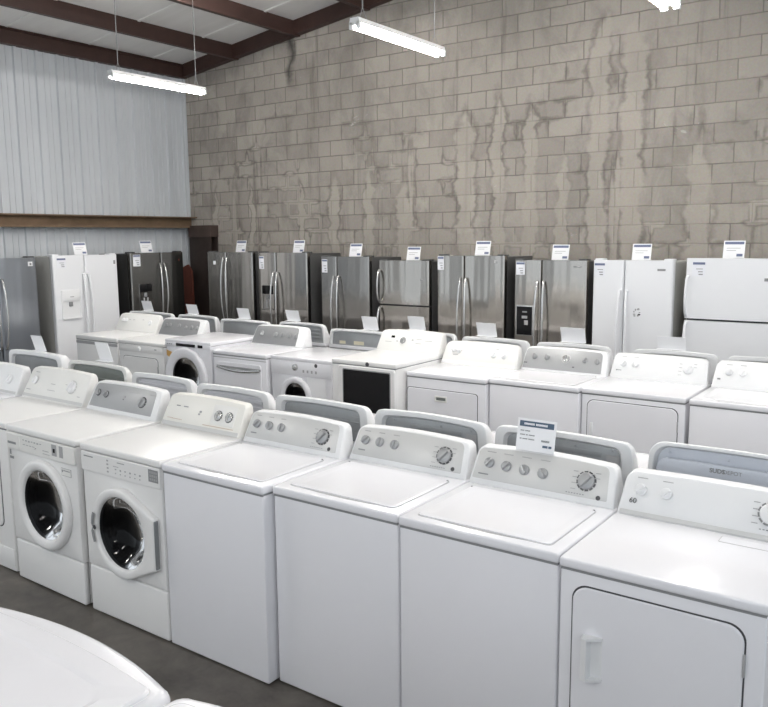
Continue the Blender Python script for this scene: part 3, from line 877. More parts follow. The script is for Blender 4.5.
# A6 dryer
r, w = shell('clothes_dryer', 'white dryer with square front door and all-white console, nearest the camera at right', 'dryer', GA, -1.077, -.403, 2.520, .946, tt=.036)
dryer_door(r, -.283, .274, .20, .855, .055, 'white', None)
def grip(bm):
    y = .001; hx0, hx1, hz0, hz1 = -.239, -.172, .532, .690
    P = lambda z: [(hx0, y, z), (hx0 + .003, y - .036, z), (hx0 + .024, y - .042, z), (hx0 + .027, y - .004, z), (hx1, y - .002, z), (hx1, y + .001, z)]
    loft(bm, [[(x, yy, z + .003) for x, yy, z in P(hz0)], P(hz0 + .006), P(hz1 - .006), [(x, yy, z - .003) for x, yy, z in P(hz1)]])
    for a, b in ((hz0, hz0 + .010), (hz1 - .010, hz1)):
        loft(bm, [[(hx0 + .02, y - .041, z), (hx1, y - .008, z), (hx1, y, z), (hx0 + .02, y, z)] for z in (a, b)])
dd = [c for c in r.children if c.name.startswith('door') and not c.name.startswith('door_gap_shade')][0]
g = add('handle', 'plastic', dd, grip, ang=30); g['label'] = 'white moulded pull handle'
add('lint_slot', 'pale_mark', r, lambda bm: flatslab(bm, rrect(.08, .31, .455, .52, .008, 3), .945, .9468, .0005))
add('lint_cover', 'white', r, lambda bm: flatslab(bm, rrect(.083, .307, .458, .517, .007, 3), .945, .9475, .0005))
console(r, w, .68, .946, dict(H=.166, tilt=.48, D=.13, rc=.045, arch=.006, knobs=[kn(.125, .60, .8, .023, 'plastic'), kn(.275, .60, .7, .023, 'plastic'), (.845, .56, .038, .026, 'plastic', 1.9, dict(ring='grey_panel'))],
        pale=legend((.125, .275), .86, .04) + dialmarks(.845, .56), marks=bottom(.80), text=[(.088, .34, .030, '60')], markmat='mark', stripe=(.03, .13, 'silver')), 'plastic')

# ---- machines standing back to back behind the near row (only their console backs show)
GB = 'laundry machines of the near row facing away'
def away(x0, x1, yb, zt, lab, spec, mat='white', cat='washing machine', name='top_load_washer', group=GB, d=.66):
    w = x1 - x0
    r, w = shell(name, lab, cat, group, x0, x1, yb + d, zt, pi, d=d, mat=mat)
    lid(r, w, zt, d, mat, y1=.48)
    sp = dict(knobs=[kn(.14, .6), dialS(.8, .56)], D=.12, tilt=.38)
    sp.update(spec)
    console(r, w, d, zt, sp, sp.get('cm', 'plastic'))
    return r
away(-6.13, -5.37, 3.37, .95, 'white machine seen from behind, dark grey console back, leftmost of those facing away', dict(H=.255, rc=.05, D=.16, rim=.03, rimx=.05, backmat='back_dark'))
away(-5.31, -4.585, 3.36, .95, 'machine seen from behind with cream rim around a green-grey console back', dict(H=.24, rc=.055, rim=.024, rimx=.03, backmat='back_green', cm='warm_plastic', back='ridge', backlabel=1))
away(-4.57, -3.925, 3.36, .95, 'white machine seen from behind with louvred pale console back, behind the grey-console front-loader', dict(H=.215, rc=.05, rim=.03, rimx=.045, backmat='back_pale', back='louver'))
away(-3.905, -3.245, 3.35, .95, 'white machine seen from behind with louvred pale console back, behind the cream-console front-loader', dict(H=.205, rc=.05, rim=.03, rimx=.045, backmat='back_pale', back='louver'))
away(-3.225, -2.52, 3.35, .95, 'white machine seen from behind with recessed blue-grey console back and long ridge', dict(H=.205, rc=.045, rim=.024, rimx=.05, backmat='back_grey', back='ridge', backlabel=1))
away(-2.505, -1.80, 3.35, .95, 'machine seen from behind with slotted grey back, behind the washer left of the four-knob one', dict(H=.205, rc=.045, rim=.026, rimx=.048, backmat='back_grey', back='slot', backlabel=1, arch=.016))
away(-1.79, -1.09, 3.35, .95, 'white machine seen from behind with slotted grey console back, directly behind the price card', dict(H=.212, rc=.045, rim=.026, rimx=.048, backmat='back_grey', back='slot', backlabel=1, arch=.012))
away(-1.055, -.345, 3.35, .95, 'white machine seen from behind with pale blue-grey double console back stamped SUDS', dict(H=.243, rc=.08, rim=.014, rimx=.022, backmat='back_blue', back='second', arch=.006,
     backtext=[(.580, .645, .025, 'SUDS', .0008), (.497, .645, .023, 'DEPOT', 0)]))

# ---- second row, facing the camera
GC = 'laundry machines in the second row facing the camera'
# B0
r, w = shell('top_load_washer', 'white machine with a grey strip under its top, left end of second row', 'washing machine', GC, -8.460, -7.672, 5.495, .960, mat='warm', tt=.05)
add('front_strip', 'pale_mark', r, rbox, -w / 2 + .004, w / 2 - .004, .006, .012, .86, .895, .002)
console(r, w, .68, .963, dict(H=.20, tilt=.50, rc=.05, D=.14, knobs=[kn(.14, .62, m='plastic'), kn(.22, .62, m='plastic'), (.80, .55, .03, .02, 'plastic', 1.3)], pale=[(.3, .66, .03, .006), (.4, .66, .04, .006), (.62, .7, .03, .005)]), 'warm_plastic')
# B1
r, w = shell('clothes_dryer', 'white dryer with one round white knob on its front and a five-knob grey console', 'dryer', GC, -7.612, -6.846, 5.47, .958, mat='warm')
p = add('control_panel', 'warm', r, rbox, -w / 2 + .006, w / 2 - .006, .000, .014, .838, .918, .004)
add('knob', 'plastic', p, lathe, (-.012, .001, .878), (0, -1, 0), [(.026, 0), (.026, .012), (.020, .022)], 24, cap1=True)
add('badge', 'mark', p, thin_marks, [(.24, .275, .880, .890)], -.0005)
dryer_door(r, -.31, .28, .25, .785, .05, 'warm', None)
console(r, w, .68, .960, dict(H=.19, tilt=.50, rc=.045, D=.14, panel='grey_panel', pr=(.02, .88, .05, .92), knobs=[kn(.14, .58), kn(.22, .60, r=.026), kn(.44, .60), kn(.60, .55, r=.015), kn(.72, .55), kn(.84, .55)]), 'plastic')
# B2 front loader with black display
r, w = shell('front_load_washer', 'white front-load washer with black display strip and wide white door ring in second row', 'washing machine', GC, -6.746, -6.052, 5.42, 1.030, cabinet=False)
front_load(r, w, .72, 1.030, 'white', -.03, .645, .205, .315)
add('top_rear', 'white', r, rbox, -w / 2, w / 2, .66, .73, .985, 1.027, .008)
p = add('control_panel', 'white', r, rbox, -w / 2 + .006, w / 2 - .006, -.004, .012, .957, .998, .004)
add('display', 'black', r, rbox, -.165, .125, -.010, .0, .966, .996, .003)
add('display', 'black', r, rbox, .165, .235, -.010, .0, .966, .996, .003)
add('badge', 'mark', r, thin_marks, [(-.31 + .03 * k, -.29 + .03 * k, .976, .986) for k in range(3)], -.005)
add('sticker', 'orange', r, lambda bm: loft(bm, [[(-.335, y, .855), (-.30, y, .84), (-.25, y, .895), (-.30, y, .905), (-.335, y, .915)] for y in (.0075, .010)]))
# B3
r, w = shell('clothes_dryer', 'white dryer with a wavy silver handle bar across its front and grey console', 'dryer', GC, -6.030, -5.296, 5.42, .966)
add('front_strip', 'pale_mark', r, rbox, -w / 2 + .004, w / 2 - .004, .007, .012, .895, .903, .001)
dr = add('door', 'white', r, slab, rrect(-.30, .30, .22, .86, .03, 4), -.002, .014, .004)
def wav(bm):
    pts = [(-.29 + .58 * k / 16, -.012 - .01 * sin(pi * k / 16), .808 - .024 * sin(pi * k / 16)) for k in range(17)]
    sweep(bm, pts, .009, .014, ref=(0, 1, 0))
add('handle', 'chrome', dr, wav)
add('handle_back', 'mark', dr, rbox, -.30, .30, -.006, .002, .800, .822, .004)
console(r, w, .68, .972, dict(H=.19, tilt=.50, rc=.045, D=.15, panel='grey_panel', pr=(.015, .86, .05, .94), knobs=[kn(.17, .58, r=.026), kn(.44, .56), kn(.56, .56), kn(.70, .55), kn(.82, .55)]), 'plastic')
# B4
r, w = shell('front_load_washer', 'white front-load washer with small round door and one front dial, left of the window dryer', 'washing machine', GC, -5.266, -4.517, 5.45, .968, cabinet=False, mat='white')
front_load(r, w, .68, .975, 'white', -.06, .600, .130, .19)
p = add('control_panel', 'white', r, rbox, -w / 2 + .006, w / 2 - .006, .0, .012, .80, .932, .004)
add('knob', 'chrome', p, lathe, (-.06, .001, .878), (0, -1, 0), [(.032, 0), (.030, .012), (.016, .016), (.014, .024)], 24, cap1=True)
add('badge', 'dark_mark', p, lathe, (.19, .0005, .91), (0, -1, 0), [(.018, 0), (.018, .001)], 16, cap1=True)
add('printed_marks', 'pale_mark', p, thin_marks, [(.03 + .05 * k, .05 + .05 * k, .835, .86) for k in range(4)], -.0006)
add('notice', 'paper', r, rbox, .075, .30, .0045, .0085, .60, .795, 0)
# B5
r, w = shell('clothes_dryer', 'cream-white dryer with a square black window in its door and tall cream console', 'dryer', GC, -4.42, -3.738, 5.33, 1.020, mat='warm', d=.82)
dr = add('door', 'warm', r, slab, rrect(-.262, .338, .20, .975, .03, 4), -.012, .012, .008)
win = add('window', 'glass', dr, slab, rrect(-.200, .290, .38, .940, .012, 3), -.016, -.006, .003)
add('window_frame', 'mark', dr, slab, rrect(-.208, .298, .372, .948, .014, 3), -.0135, -.006, .001)
add('badge', 'dark_mark', r, lathe, (.05, -.0, .997), (0, -1, 0), [(.019, 0), (.019, .0015)], 16, cap1=True)
console(r, w, .82, 1.020, dict(H=.180, tilt=.50, rc=.04, D=.16, cw=.69, knobs=[(.40, .55, .026, .022, 'chrome', 1.5, dict(ring='mark'))], dark=[(.23, .70, .04, .022)], pale=[(.55, .6, .02, .012), (.65, .65, .06, .004), (.65, .45, .06, .004), (.8, .6, .08, .004), (.17, .45, .07, .004), (.31, .5, .02, .01)]), 'warm_plastic')
# B6
r, w = shell('clothes_dryer', 'white dryer with a drop-down door and small cream pull at its middle', 'dryer', GC, -3.722, -2.976, 5.46, .950)
dryer_door(r, -.362, .30, .25, .820, .025, 'white', 'pocket', hinge=False)
console(r, w, .68, .950, dict(H=.190, tilt=.50, rc=.05, D=.15, knobs=[(.15, .64, .020, .018, 'plastic', 1.5), (.215, .60, .020, .018, 'plastic', .2), (.68, .55, .025, .02, 'plastic', 1.0), (.82, .53, .025, .02, 'plastic', 1.0)], pale=[(.18, .64, .12, .003), (.18, .44, .05, .005), (.72, .8, .03, .004), (.86, .78, .03, .004)], stripe=(.05, .20, 'plastic')), 'warm_plastic')
# B7
r, w = shell('top_load_washer', 'white washer with plain front and five-knob silver console in second row', 'washing machine', GC, -2.970, -2.228, 5.50, .955)
lid(r, w, .955, .68, 'white')
console(r, w, .68, .955, dict(H=.185, tilt=.48, rc=.045, D=.13, panel='mid_panel', pr=(.012, .945, .10, .94), knobs=[kn(.14, .60, 1.8), kn(.29, .60, 1.8), (.52, .60, .032, .026, 'chrome', 1.6, dict(ring='silver')), kn(.74, .60, 1.2), kn(.88, .58, 1.8)], marks=[(.045, .32, .03, .008), (.62, .28, .018, .010)], pale=[(.5, .26, .08, .004)], markmat='dark_mark'), 'plastic')
# B8
r, w = shell('clothes_dryer', 'white dryer with outlined front door and all-white console, second from right in second row', 'dryer', GC, -2.225, -1.480, 5.54, .952)
dryer_door(r, -.322, .322, .22, .868, .05, 'white', 'line', hmat='plastic')
console(r, w, .68, .951, dict(H=.186, tilt=.48, rc=.045, D=.13, arch=.006, knobs=[kn(.13, .60, .9, .026, 'plastic'), kn(.255, .60, 2.2, .026, 'plastic'), (.80, .56, .036, .026, 'plastic', 1.0)], marks=[(.07, .33, .012, .010), (.10, .33, .03, .005)], pale=legend((.13, .255), .88, .04) + dialmarks(.80, .56)), 'plastic')
# B9
r, w = shell('top_load_washer', 'white washer with plain front and white console at the right edge of second row', 'washing machine', GC, -1.458, -.74, 5.54, .951)
lid(r, w, .950, .68, 'white')
console(r, w, .68, .951, dict(H=.186, tilt=.48, rc=.045, D=.13, arch=.006, knobs=[kn(.15, .60, .9, .026, 'plastic'), kn(.285, .60, .9, .026, 'plastic'), (.82, .56, .036, .026, 'plastic', 1.0)], marks=[(.065, .33, .022, .012)], pale=legend((.15, .285), .88, .04)), 'plastic')

# ---- backs behind the second row
GD = 'laundry machines of the second row facing away'
HID = [(-8.80, -7.92, .20, 'plastic', 'plain', 'back_grey', 'standing behind the left end of the second row'), (-4.60, -3.86, .20, 'plastic', 'plain', 'back_grey', 'hidden but for its card behind the cream console')]
AW = [(-7.84, -7.13, .20, 'plastic', 'plain', 'back_grey', 'behind the five-knob grey console dryer'),
      (-7.09, -6.28, .185, 'plastic', 'plain', 'back_grey', 'with grey back plate showing over the black-display front-loader'),
      (-6.15, -5.47, .20, 'plastic', 'louver', 'back_grey', 'behind the grey console of the silver-handle dryer'),
      (-5.42, -4.67, .165, 'plastic', 'plain', 'back_grey', 'with deep grey recess and two yellow stickers')]
for x0, x1, H, cm, bk, bm_, txt in AW + HID:
    r = away(x0, x1, 6.50, .945, 'white machine seen from behind ' + txt, dict(H=H, rc=.045, rim=.022, back=bk, backmat=bm_, cm=cm), group=GD)
    if 'yellow' in txt:
        c = [k for k in r.children if k.name.startswith('console')][0]
        add('yellow_sticker', 'yellow', c, rbox, .16, .24, .640, .645, .958, .99, 0)
        add('yellow_sticker', 'yellow', c, rbox, -.08, .05, .640, .645, .958, .995, 0)
for x0, x1, txt in ((-3.80, -3.09, 'behind the cream-pull dryer'), (-3.04, -2.34, 'behind the five-knob silver console'), (-2.18, -1.49, 'behind the outlined-door dryer'), (-1.45, -.75, 'behind the white console at right edge')):
    away(x0, x1, 6.47, .945, 'white machine seen from behind, its rounded top showing ' + txt, dict(H=.19, rc=.05, rim=.03, rimx=.06, backmat='back_pale'), group=GD)

# ---- machine in the lower left corner, facing the near row
def bowed(label, x0, x1, yf, zt):
    w = x1 - x0; d = .70
    r = thing('top_load_washer', label, 'washing machine', ((x0 + x1) / 2, yf, 0), pi, 'laundry machines at the camera')
    foot_set(r, w, d)
    B = .062
    def ol(e, bow=B, y1=d, rr=.035):
        pts = []
        n = 20
        for k in range(n + 1):
            x = -w / 2 + e + rr + (w - 2 * e - 2 * rr) * k / n
            pts.append((x, e + B - bow * (1 - (2 * x / w) ** 2)))
        out = []
        # left front corner rounding
        yl = pts[0][1]
        for k in range(5):
            a = pi + (pi / 2) * k / 4
            out.append((-w / 2 + e + rr + rr * cos(a), yl + rr + rr * sin(a)))
        out += pts[1:-1]
        for k in range(5):
            a = 1.5 * pi + (pi / 2) * k / 4
            out.append((w / 2 - e - rr + rr * cos(a), yl + rr + rr * sin(a)))
        out += [(w / 2 - e, y1), (-w / 2 + e, y1)]
        return out
    add('cabinet', 'white', r, lambda bm: flatslab(bm, ol(.008), .03, zt - .075, .006), ang=30)
    def tp(bm):
        loft(bm, [[(x, y, zt - .072) for x, y in ol(.004)], [(x, y, zt - .066) for x, y in ol(0)], [(x, y, zt - .020) for x, y in ol(0)],
                  [(x, y, zt - .008) for x, y in ol(.004)], [(x, y, zt - .001) for x, y in ol(.014)], [(x, y, zt) for x, y in ol(.026)]])
    add('top', 'white', r, tp, ang=40)
    L = ol(.034, .030, .54, .03)
    L2 = ol(.040, .030, .535, .03)
    L3 = ol(.10, .030, .49, .06)
    L4 = ol(.115, .030, .475, .06)
    add('lid_gap', 'roof_seam', r, lambda bm: loft(bm, [[(x, y, zt - .004) for x, y in inset(L, -.002)], [(x, y, zt + .0006) for x, y in inset(L, -.002)]]))
    add('lid', 'white', r, lambda bm: loft(bm, [[(x, y, zt - .004) for x, y in L], [(x, y, zt + .006) for x, y in L], [(x, y, zt + .0095) for x, y in L2], [(x, y, zt + .010) for x, y in L3], [(x, y, zt + .006) for x, y in L4]]), ang=12)
    console(r, w, d, zt, dict(H=.17, D=.13, tilt=.4, panel='silver', knobs=[kn(.15, .6), kn(.3, .6), dialS(.8, .55)]), 'plastic')
    return r
bowed('white washer with a bowed front top edge cut off in the lower left corner', -2.275, -1.432, 1.187, 1.0)
bowed('white washer whose top corner just shows at the bottom edge beside the bowed washer', -1.420, -.66, 1.195, 1.0)

# ------------------------------------------------------------------ refrigerators
GF = 'refrigerators along the walls'
def fridge(label, xc, yf, wd, top, rz, door='steel', side='fridge_side', split=('v', .5), handles='bow', htop=1.58, hbot=.75, disp=None, d=.72, seam=None, stickers=(), badge=None, hmat='chrome', hinges=True, flat=False):
    """front faces local -y at y=0, x centred"""
    r = thing('refrigerator', label, 'refrigerator', (xc, yf, 0), rz, GF)
    w = wd / 2
    dt = .065
    add('cabinet', side, r, rbox, -w + .004, w - .004, dt + .012, d, .05, top - .018, .008)
    add('door_gasket', 'gap', r, rbox, -w + .014, w - .014, dt - .004, dt + .016, .10, top - .012, 0)
    add('toe_grille', 'rubber', r, rbox, -w + .01, w - .01, .05, .09, .0, .09, .003)
    for sx in (-1, 1):
        add('foot', 'rubber', r, rbox, sx * (w - .06) - .03, sx * (w - .06) + .03, d - .12, d - .06, 0, .06, .004)
        if hinges: add('hinge_cap', side if door != 'fridge_white' else 'fridge_white', r, rbox, sx * (w - .055) - .045, sx * (w - .055) + .045, .02, .13, top - .015, top + .012, .006)
    rd = .022
    def doorm(x0, x1, z0, z1, hole=None):
        def f(bm):
            # softly rounded front seen from above
            n = 8; P = []
            for k in range(n + 1):
                a = pi + (pi / 2) * k / n
                P.append((x0 + rd + rd * cos(a), rd + rd * sin(a)))
            for k in range(n + 1):
                a = 1.5 * pi + (pi / 2) * k / n
                P.append((x1 - rd + rd * cos(a), rd + rd * sin(a)))
            P += [(x1, dt), (x0, dt)]
            loft(bm, [[(x, y, z) for x, y in P] for z in (z0, z1)])
        return add('door', door, r, f, ang=30)
    def bar(parent, x, z0, z1, bow=.055, r1=.013, curve=.0, mat=None):
        def f(bm):
            n = 16
            pts = [(x, 0.004, z0)] + [(x + curve * sin(pi * k / n), -.022 - bow * sin(pi * k / n) ** .6, z0 + (z1 - z0) * (k / n)) for k in range(n + 1)] + [(x, .004, z1)]
            sweep(bm, pts, r1, r1 * .75, 10, ref=(1, 0, 0))
        return add('handle', mat or hmat, parent, f, ang=60)
    z0 = .10; zt = top - .004
    if split[0] == 'v':
        xs_ = -w + wd * split[1]; fz = split[2] if len(split) > 2 else z0
        dl = doorm(-w, xs_ - .004, fz, zt); drt = doorm(xs_ + .004, w, fz, zt)
        if fz > z0 + .1:
            lo = doorm(-w, w, z0, fz - .010)
            add('handle', hmat, lo, lambda bm: sweep(bm, [(-w + .08, .004, fz - .09), (-w + .09, -.05, fz - .09), (w - .09, -.05, fz - .09), (w - .08, .004, fz - .09)], .013, ref=(0, 0, 1)))
        cv = .012 if handles == 'bow' else 0
        g = .036
        bar(dl, xs_ - g, hbot, htop, .05 if handles == 'bow' else .03, curve=-cv)
        bar(drt, xs_ + g, hbot, htop, .05 if handles == 'bow' else .03, curve=cv)
        main, other = dl, drt
    else:
        zs = split[1]
        dl = doorm(-w, w, zs + .010, zt); drt = doorm(-w, w, z0, zs - .010)
        hx = -w + .022
        bar(dl, hx, zs + .03, htop, .045, curve=.0); bar(drt, hx, hbot, zs - .03, .045)
        main, other = dl, drt
    if disp:
        x0, x1, dz0, dzm, dz1, mt, kind = disp
        if kind == 'black':
            add('dispenser', 'black', main, slab, rrect(x0, x1, dz0, dz1, .008, 3), -.006, .01, .003)
            def fr(bm):
                a = rrect(x0 - .012, x1 + .012, dz0 - .012, dz1 + .012, .012, 3)
                b = rrect(x0, x1, dz0, dz1, .008, 3)
                loft(bm, [[(x, .004, z) for x, z in a], [(x, -.006, z) for x, z in a], [(x, -.008, z) for x, z in b], [(x, .0, z) for x, z in b]], False, False)
            add('dispenser_frame', 'chrome', main, fr)
            xm = (x0 + x1) / 2
            add('dispenser_button', 'pale_mark', main, rbox, xm - .03, xm + .035, -.010, -.004, dz1 - .13, dz1 - .10, .002)
            add('dispenser_paddle', 'pale_mark', main, rbox, xm + .0, xm + .045, -.014, -.004, dz1 - .20, dz1 - .15, .004)
            add('printed_marks', 'mark', main, rbox, xm - .025, xm + .03, -.0068, -.005, dz1 - .065, dz1 - .05, 0)
        else:
            fm = 'black' if kind == 'steel' else mt
            def fr(bm):
                a = rrect(x0 - .008, x1 + .008, dz0 - .014, dz1 + .006, .008, 3)
                b = rrect(x0 + .006, x1 - .006, dz0, dzm, .006, 3)
                loft(bm, [[(x, .006, z) for x, z in a], [(x, -.010, z) for x, z in a], [(x, -.014, z) for x, z in inset(a, .003)], [(x, -.014, z) for x, z in b], [(x, -.004, z) for x, z in b]], False, False)
                loft(bm, [[(x, -.004, z) for x, z in b], [(x, -.003, z) for x, z in inset(b, .004)]], False, True)
            add('dispenser', mt, main, fr, ang=30)
            add('dispenser_controls', fm, main, rbox, x0 + .002, x1 - .002, -.018, -.008, dzm + .004, dz1, .003)
            add('dispenser_shelf', mt, main, rbox, x0, x1, -.028, -.006, dz0 - .012, dz0 + .006, .003)
            xm = (x0 + x1) / 2
            add('dispenser_spout', 'mark', main, rbox, xm - .035, xm + .015, -.022, -.004, dzm - .07, dzm - .01, .006)
            if kind == 'steel':
                for dx in (-.03, .03): add('dispenser_paddle', 'pale_mark', main, rbox, xm + dx - .012, xm + dx + .012, -.010, -.003, dz0 + .02, dzm - .08, .003)
            else:
                add('printed_marks', 'mark', main, rbox, xm - .02, xm + .035, -.0188, -.017, dzm + .05, dzm + .058, 0)
    for (x, z, sw, sh, col) in stickers:
        s = add('price_sticker', 'sticker', main, rbox, x - sw / 2, x + sw / 2, -.0016, .002, z - sh / 2, z + sh / 2, 0)
        if col:
            add('sticker_header', col, s, rbox, x - sw / 2 + .004, x + sw / 2 - .004, -.0024, .0, z + sh / 2 - .028, z + sh / 2 - .006, 0)
            add('sticker_print', 'mark', s, thin_marks, [(x - sw * .2, x + sw * .3, z - sh * .02, z + sh * .03), (x - sw * .05, x + sw * .3, z - sh * .22, z - sh * .15), (x - sw * .0, x + sw * .32, z - sh * .40, z - sh * .32)], -.002)
    if badge:
        bx, bz, bw, bh, bmt, which = badge
        add('badge', bmt, other if which else main, rbox, bx - bw / 2, bx + bw / 2, -.003, .002, bz - bh / 2, bz + bh / 2, min(bh, bw) * .2)
    return r

XF = -9.35
# along the metal wall (fronts face +x)
r = fridge('bluish stainless refrigerator cut off by the left edge of the photo', XF, 5.145, .91, 1.853, pi / 2, 'steel_blue', 'fridge_side', ('v', .45), 'bow', 1.60, .75, badge=None, hmat='chrome')
dr = [c for c in r.children if c.name.startswith('door') and 'gasket' not in c.name][1]
s = add('energy_sticker', 'paper', dr, rbox, .345, .405, -.002, .002, 1.745, 1.80, .001)
add('sticker_print', 'mark', s, thin_marks, [(.365, .388, 1.755, 1.782)], -.0024)
fridge('white side-by-side refrigerator with water dispenser, against the ribbed metal wall', XF, 6.30, .955, 1.868, pi / 2, 'fridge_white', 'fridge_side_pale', ('v', .475), 'bow', 1.62, .60,
       disp=(-.385, -.125, 1.06, 1.28, 1.42, 'plastic', 'white'), stickers=[(-.36, 1.77, .13, .13, 'violet')], badge=(.43, 1.76, .03, .05, 'mark', 1), hmat='fridge_white')
fridge('dark stainless refrigerator with two bowed bright handles, nearest the room corner', XF, 7.455, .93, 1.877, pi / 2, 'steel_black', 'fridge_side_black', ('v', .56, .80), 'bow', 1.72, .95,
       disp=(-.345, -.135, 1.08, 1.33, 1.44, 'steel_black', 'steel'), stickers=[(-.36, 1.77, .12, .16, 'violet')], badge=(.38, 1.76, .02, .03, 'rust', 1))
# along the block wall
def F(l, r_): return (l + r_) / 2, r_ - l
YF = 8.0
xc, wd = F(-8.93, -8.02)
fridge('stainless refrigerator with two tall bowed handles, leftmost along the block wall', xc, YF, wd, 1.872, 0, 'steel_flat', 'fridge_side', ('v', .43), 'bow', 1.79, .88, stickers=[(-.30, 1.72, .05, .05, None)])  # small plain pale square on the left door, no print
xc, wd = F(-7.92, -7.02)
fridge('stainless refrigerator with a narrow black-topped dispenser, second along the block wall', xc, YF, wd, 1.869, 0, 'steel', 'fridge_side', ('v', .38), 'bow', 1.60, .70,
       disp=(-.36, -.15, 1.10, 1.30, 1.42, 'steel_flat', 'steel'), stickers=[(-.37, 1.73, .09, .17, 'violet')])
xc, wd = F(-6.785, -6.005)
fridge('dull stainless side-by-side refrigerator without dispenser, left of the top-freezer stainless one', xc, YF, wd, 1.823, 0, 'steel_flat', 'fridge_side', ('v', .34), 'bow', 1.57, .60, stickers=[(-.32, 1.70, .09, .17, 'violet')])
xc, wd = F(-5.855, -5.125)
fridge('stainless top-freezer refrigerator with handles at its left edge', xc, YF, wd, 1.782, 0, 'steel_warm', 'fridge_side', ('h', 1.24), 'bow', 1.66, .75, badge=(.27, 1.55, .05, .015, 'mark', 0))
xc, wd = F(-5.01, -4.135)
fridge('bright stainless French-door refrigerator with round badge, in the middle of the block wall', xc, YF, wd, 1.846, 0, 'steel_warm', 'fridge_side', ('v', .41), 'bow', 1.59, .55, stickers=[(-.385, 1.755, .085, .155, 'violet')], badge=(.33, 1.78, .04, .03, 'pale_mark', 1))
xc, wd = F(-4.013, -3.186)
fridge('stainless side-by-side refrigerator with a black dispenser panel', xc, YF, wd, 1.803, 0, 'steel_warm', 'fridge_side', ('v', .385), 'bow', 1.57, .60,
       disp=(-.375, -.19, .985, 1.2, 1.295, 'black', 'black'), stickers=[(-.34, 1.71, .105, .14, 'violet')], badge=(.31, 1.735, .085, .014, 'mark', 1))
xc, wd = F(-3.117, -2.307)
fridge('white side-by-side refrigerator with small wear marks on its right door', xc, YF, wd, 1.810, 0, 'fridge_white', 'fridge_side_pale', ('v', .40), 'bow', 1.50, .50, stickers=[(-.335, 1.71, .115, .14, 'violet')], badge=(.29, 1.715, .08, .02, 'mark', 1), hmat='fridge_white')
fr7 = [o for o in bpy.data.objects if str(o.get('label', '')).startswith('white side-by-side refrigerator with small wear')][0]
dr7 = [c for c in fr7.children if c.name.startswith('door') and 'gasket' not in c.name][1]
def scuff(bm):
    rr = random.Random(3)
    for k in range(9):
        x, z = .055 + rr.uniform(-.045, .05), 1.29 + rr.uniform(-.04, .04)
        a, b_ = rr.uniform(.004, .014), rr.uniform(.004, .012)
        loft(bm, [[(x + a * cos(q), y, z + b_ * sin(q)) for q in [2 * pi * i / 8 for i in range(8)]] for y in (.0005, -.0007)])
add('wear_marks', 'pale_mark', dr7, scuff)
add('wear_chip', 'dark_mark', dr7, lambda bm: loft(bm, [[(.065, y, 1.262), (.095, y, 1.258), (.10, y, 1.272), (.08, y, 1.276)] for y in (.0005, -.0009)]))
xc, wd = F(-2.19, -1.37)
fridge('white top-freezer refrigerator cut off by the right edge', xc, YF, wd, 1.836, 0, 'fridge_white', 'fridge_side_pale', ('h', 1.245), 'bow', 1.66, .70, stickers=[(-.29, 1.73, .12, .14, 'violet')], badge=(.36, 1.64, .14, .028, 'mark', 0), hmat='fridge_white', hinges=False)

# ------------------------------------------------------------------ price cards
def card(label, loc, rz, lean, wd=.20, ht=.165, kind='full', group=None):
    """card in a clear stand leaning back; front is local -y"""
    r = thing('price_card', label, 'price card', loc, rz, group)
    m = Matrix.Rotation(-lean, 4, 'X')
    def bx(bm, *a):
        t = bmesh.new(); rbox(t, *a); bmesh.ops.transform(t, matrix=m, verts=t.verts); merge(bm, t)
    def foot(bm):
        bx(bm, -wd / 2, wd / 2, -.001, .002, 0, ht, 0)
        rbox(bm, -wd / 2, wd / 2, 0, .045, 0, .002, 0)
    c = add('card', 'paper', r, foot)
    if kind in ('full', 'small'):
        hc = 'navy' if kind == 'full' else 'violet'
        add('header', hc, r, bx, -wd / 2 + .010, wd / 2 - .010, -.0022, 0, ht - .035, ht - .010, 0)
        L = []
        rr = random.Random(len(label))
        if kind == 'full':
            def row(z, h, words, x=-wd / 2 + .016):
                for k in words:
                    for q in range(k):
                        L.append((x, x + .0036, z, z + h)); x += .0048
                    x += .004
            row(ht - .056, .005, (4, 5)); row(ht - .074, .005, (5, 2, 6)); row(ht - .092, .005, (2, 5, 6))
            row(ht - .094, .008, (8,), .028)
            W2 = [(.036, .060, ht - .118, ht - .108), (.064, .078, ht - .118, ht - .108)]
            add('printed_text', 'mark', r, lambda bm: [bx(bm, a, b, -.0022, 0, c_, d_, 0) for a, b, c_, d_ in L])
            add('price_print', 'navy', r, lambda bm: [bx(bm, a, b, -.0022, 0, c_, d_, 0) for a, b, c_, d_ in W2])
            H2 = []
            x = -wd / 2 + .032
            for k in (9, 10):
                for q in range(k): H2.append((x, x + .0042, ht - .027, ht - .018)); x += .0056
                x += .005
            add('header_text', 'paper', r, lambda bm: [bx(bm, a, b, -.0030, -.001, c_, d_, 0) for a, b, c_, d_ in H2])
        else:
            L = [(-wd * .35, wd * .30, ht * .55, ht * .58), (-wd * .35, wd * .1, ht * .42, ht * .45)]
            add('printed_text', 'pale_mark', r, lambda bm: [bx(bm, a, b, -.0022, 0, c_, d_, 0) for a, b, c_, d_ in L])
            add('price_print', hc, r, bx, wd * .14, wd * .42, -.0022, 0, ht * .09, ht * .24, 0)
    return r
GP = 'price cards on the refrigerators'
card('white price card with violet header on the white side-by-side by the metal wall', (XF - .10, 6.30, 1.866), pi / 2, .25, .19, .165, 'small', GP)
card('white price card with violet header on the dark stainless refrigerator', (XF - .10, 7.36, 1.875), pi / 2, .25, .20, .17, 'small', GP)
